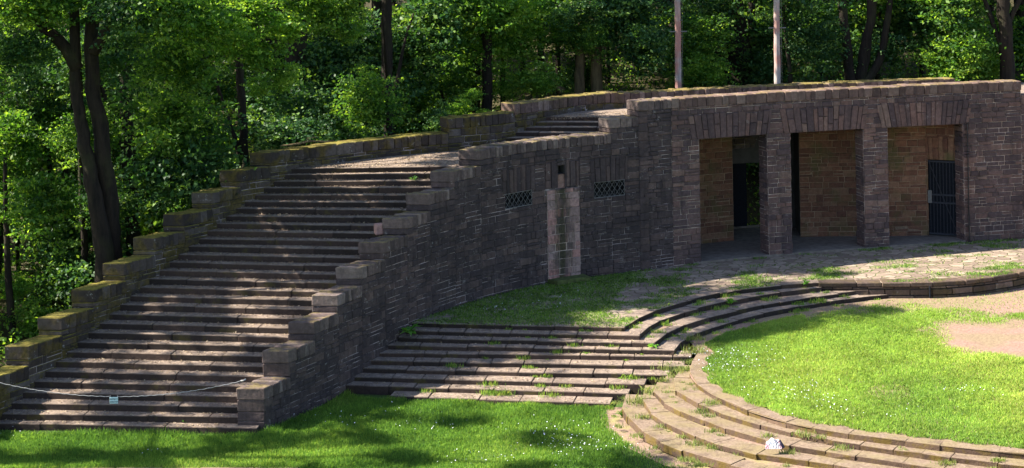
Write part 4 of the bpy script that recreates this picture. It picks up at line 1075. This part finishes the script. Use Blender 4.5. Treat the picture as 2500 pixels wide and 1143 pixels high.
def tufts(lst, nb, hmin, hmax, rad):
    X, Y, Z, H = [], [], [], []
    for (a, b, c, s) in lst:
        m = int(nb*s); X.append(a+RNG.normal(0, rad*s, m)); Y.append(b+RNG.normal(0, rad*s*.7, m)); Z.append(np.full(m, c)); H.append(RNG.uniform(hmin, hmax, m)*s)
    return map(np.concatenate, (X, Y, Z, H))
lst = []
for pts, z in ((E1, .6), (E2, .48), (E3, .36), (E4, .24), (E5, .12)):
    c = Curve(pts); 
    for _ in range(17):
        s = RNG.uniform(0, c.L*.9); m = c.M(s, z, .05+RNG.uniform(0, .25)); lst.append((m[0], m[1], m[2]-.01, RNG.uniform(.25, 1.0)))
for px, py, z, s in ((1595, 960, .36, 1.3), (1625, 900, .5, 1.2), (1560, 985, .24, 1.4), (1700, 860, .73, 1.4), (1690, 830, .8, 1.2), (1650, 920, .5, 1.1), (1665, 905, .6, 1), (1830, 1000, .6, 1), (1690, 960, .5, 1.2), (2115, 1052, .6, 1.1), (2190, 1060, .6, 1), (2020, 1050, .6, .9), (1640, 1060, .13, 1.1), (1740, 1100, .2, 1.2), (1800, 1120, .15, 1)):
    a, b = P(px, py, z); lst.append((a, b, z, s))
x, y, z, h = tufts(lst, 120, .04, .19, .14); grass('step_tufts', 'pale dry grass tufts sprouting from the sunlit curved steps', x, y, z, h, M_DRY, RNG.uniform(0, .9, len(x)), w=.013, lean=.5)
lst = []
for pts, z in ((A10[3:10], 1.08), (A9, .96), (A8, .84), (A7, .72)):
    c = Curve(pts)
    for _ in range(15): s = RNG.uniform(0, c.L); m = c.M(s, z, .05+RNG.uniform(0, .3)); lst.append((m[0], m[1], m[2]-.01, RNG.uniform(.2, .8)))
for i in range(9):
    l, r = Vector(SL[i]), Vector(SR[i])
    for _ in range(4+2*(i > 5)): m = l.lerp(r, RNG.uniform(.1, 1)**.6); lst.append((m.x, m.y-.05, (9-i)*.12, RNG.uniform(.15, .6+.05*i)))
for _ in range(26): m = Vector(SL[9]).lerp(Vector(SR[9]), RNG.uniform(0, 1)); lst.append((m.x, m.y-.12, 0, RNG.uniform(.4, 1.0)))
x, y, z, h = tufts(lst, 120, .05, .22, .15); grass('shaded_tufts', 'green grass tufts growing in the joints of the terrace steps', x, y, z, h, M_GRASS, RNG.uniform(.1, 1, len(x)), w=.012)
# daisies
lst = []
for px, py, z, r, m in ((760, 1030, 0, .5, 30), (900, 1020, 0, .8, 60), (1030, 1050, 0, .7, 60), (1350, 1060, 0, .8, 130), (1400, 1100, 0, .6, 120), (1220, 1120, 0, .9, 110), (1500, 1090, 0, .6, 60), (1760, 905, ZO, .5, 130), (1830, 880, ZO, .7, 90), (1900, 950, ZO, .8, 120), (1960, 970, ZO, .5, 90), (1780, 870, ZO, .6, 90), (2370, 960, ZO, .35, 50), (2020, 1000, ZO, .6, 50), (2200, 1010, ZO, .5, 30), (1780, 760, ZO+.05, .4, 30), (380, 1110, 0, .3, 22), (20, 1070, 0, .3, 15), (1240, 760, ZT, .9, 60), (1380, 730, ZT, .8, 40)):
    a, b = P(px, py, z); lst.append((a, b, z, r, int(m*.55)))
X = np.concatenate([a+RNG.normal(0, r*1.0, m) for a, b, z, r, m in lst]); Y = np.concatenate([b+RNG.normal(0, r*.7, m) for a, b, z, r, m in lst]); Z = np.concatenate([np.full(m, z) for a, b, z, r, m in lst])+RNG.uniform(.08, .13, len(X))
me = npmesh('daisies', leaf_quads(RNG, np.c_[X, Y, Z], .028, 1.5, 1), 4, RNG.uniform(0, 1, len(X)), M_PETAL); tag(link(me, 'daisies'), 'tiny white flowers scattered through the lawns', 'flowers', kind='stuff')
# dry leaf and needle litter on the treads
C = []
for k in range(1, 32):
    l = Vector(TL[k-1]); D = DR(k); r = Vector((innerR(D), D)); m = 420
    t = RNG.uniform(0, 1, m)**1.25; back = RNG.uniform(0, 1, m)**.6*.33
    C.append(np.c_[l.x+(r.x-l.x)*t, l.y+(r.y-l.y)*t+back, np.full(m, k*RISE+.008)+RNG.uniform(0, .03, m)*(back/.33)])
for i, (l, r) in enumerate(zip(SL, SR)):
    m = 300; t = RNG.uniform(0, 1, m); C.append(np.c_[l[0]+(r[0]-l[0])*t, l[1]+(r[1]-l[1])*t+RNG.uniform(.02, .36, m), np.full(m, (10-i)*.12+.008)+RNG.uniform(0, .02, m)])
m = 2600; t = RNG.uniform(0, 1, m); D = RNG.uniform(56, 60, m); C.append(np.c_[np.interp(D, [56, 60], [-6.8, -.9])+t*4.3, D, np.full(m, LANDZ+.01)])
m = 1800; x = RNG.uniform(1.2, 9, m); C.append(np.c_[x, np.interp(x, [1.2, 9], [61.9, 65])-RNG.uniform(0, 1.5, m), np.full(m, ROOFZ+.012)])
C = np.concatenate(C); me = npmesh('leaf_litter', leaf_quads(RNG, C, .055, 2.2, .35, .6), 4, RNG.uniform(0, 1, len(C)), M_LITTER); tag(link(me, 'leaf_litter'), 'dry brown leaf litter scattered over the stair treads', 'litter', kind='stuff')
# ---------------------------------------------------------------- single weeds
M_WEED = leaf_mat('broad_weed_leaf', [(0, (.04, .12, .02)), (.5, (.08, .20, .03)), (1, (.14, .28, .05))], .4)
def weed(name, label, px, py, z, n=14, L=.28, W_=.09, up=.5, cat='weed', size=1):
    x, y = P(px, py, z); t = thing(name, label, cat, (x, y, z)); g = Geo(); r = random.Random(int(px*7+py)); L *= size; W_ *= size
    for i in range(n):
        a = r.uniform(0, 6.28); el = up+r.uniform(-.3, .4); l = L*r.uniform(.6, 1.1); d = Vector((math.cos(a)*math.cos(el), math.sin(a)*math.cos(el), math.sin(el))); s = Vector((-math.sin(a), math.cos(a), 0))*W_*r.uniform(.7, 1.1)
        b = Vector((x, y, z))+Vector((r.uniform(-.05, .05), r.uniform(-.05, .05), 0)); m = b+d*l*.5+Vector((0, 0, .02)); e = b+d*l-Vector((0, 0, l*.25))
        g.add([b, m-s*.5, e, m+s*.5], [(0, 1, 2, 3)], r.random())
    g.obj('leaves', M_WEED, t)
for a in (('fern', 'bright broad-leaved fern against the wall at top of terrace steps', 1000, 812, 1.08, 16, .50, .14, .5, 'fern'),
          ('dock_plant', 'large-leaved dock plant at the wall foot, on the lawn', 795, 968, .0, 14, .45, .18, .6, 'plant'),
          ('nettle', 'low dark weed at the wall foot left of the dock plant', 740, 985, .0, 14, .32, .12, .5),
          ('bramble', 'leafy sprig at the foot of the staircase end pillar', 612, 1025, .1, 18, .30, .09, .4),
          ('seedling', 'small green seedling on the bottom stair below the sign', 300, 1028, RISE, 10, .16, .06, .6),
          ('leafy_weed', 'largest leafy weed on the lowest stairs', 378, 1022, RISE, 24, .28, .08, .8),
          ('leafy_weed', 'small leafy weed right of the largest one on the stairs', 446, 1030, RISE, 12, .18, .07, .4),
          ('leafy_weed', 'dark weed on a middle step of the curved terrace steps', 1783, 742, 1.0, 22, .26, .09, .8),
          ('leafy_weed', 'green weed on the kerb where curved steps meet the terrace', 1967, 694, 1.2, 20, .22, .10, .6),
          ('leafy_weed', 'low round weed on the shaded terrace steps, second from the top', 1595, 845, .9, 14, .2, .08, .3),
          ('thistle', 'dark upright thistle where lawn meets the sunlit steps', 1522, 1020, .0, 22, .34, .07, 1.0),
          ('leafy_weed', 'spreading weed in a riser of the sunlit curved steps, right side', 2115, 1056, .6, 20, .28, .08, .5),
          ('leafy_weed', 'ragged weed on the sunlit curved steps nearest the right edge', 2440, 1085, .6, 18, .24, .07, .5),
          ('dandelion', 'flat dandelion leaves low on the sunlit steps left of the bag', 1645, 1050, .12, 20, .26, .07, .4),
          ('leafy_weed', 'tall weed lit by sun on the second stair from the top', 1010, 440, 29*RISE, 16, .22, .05, .6)):
    weed(*a)
# dry branch lying on the parapet
bx = [Q(685, 356, 55.6), Q(725, 352, 55.8), Q(760, 344, 56), Q(790, 347, 56.2), Q(815, 343, 56.4)]
o = thing('fallen_branch', 'dry crooked branch lying on top of the left parapet wall', 'branch', tuple(bx[0]))
trunk_part(o, bx, [.02, .035, .03, .02], M_BARKL, 6, name='limb'); trunk_part(o, [bx[2], Q(748, 338, 55.9), Q(772, 335, 56)], [.02, .012], M_BARKL, 6, name='twig')
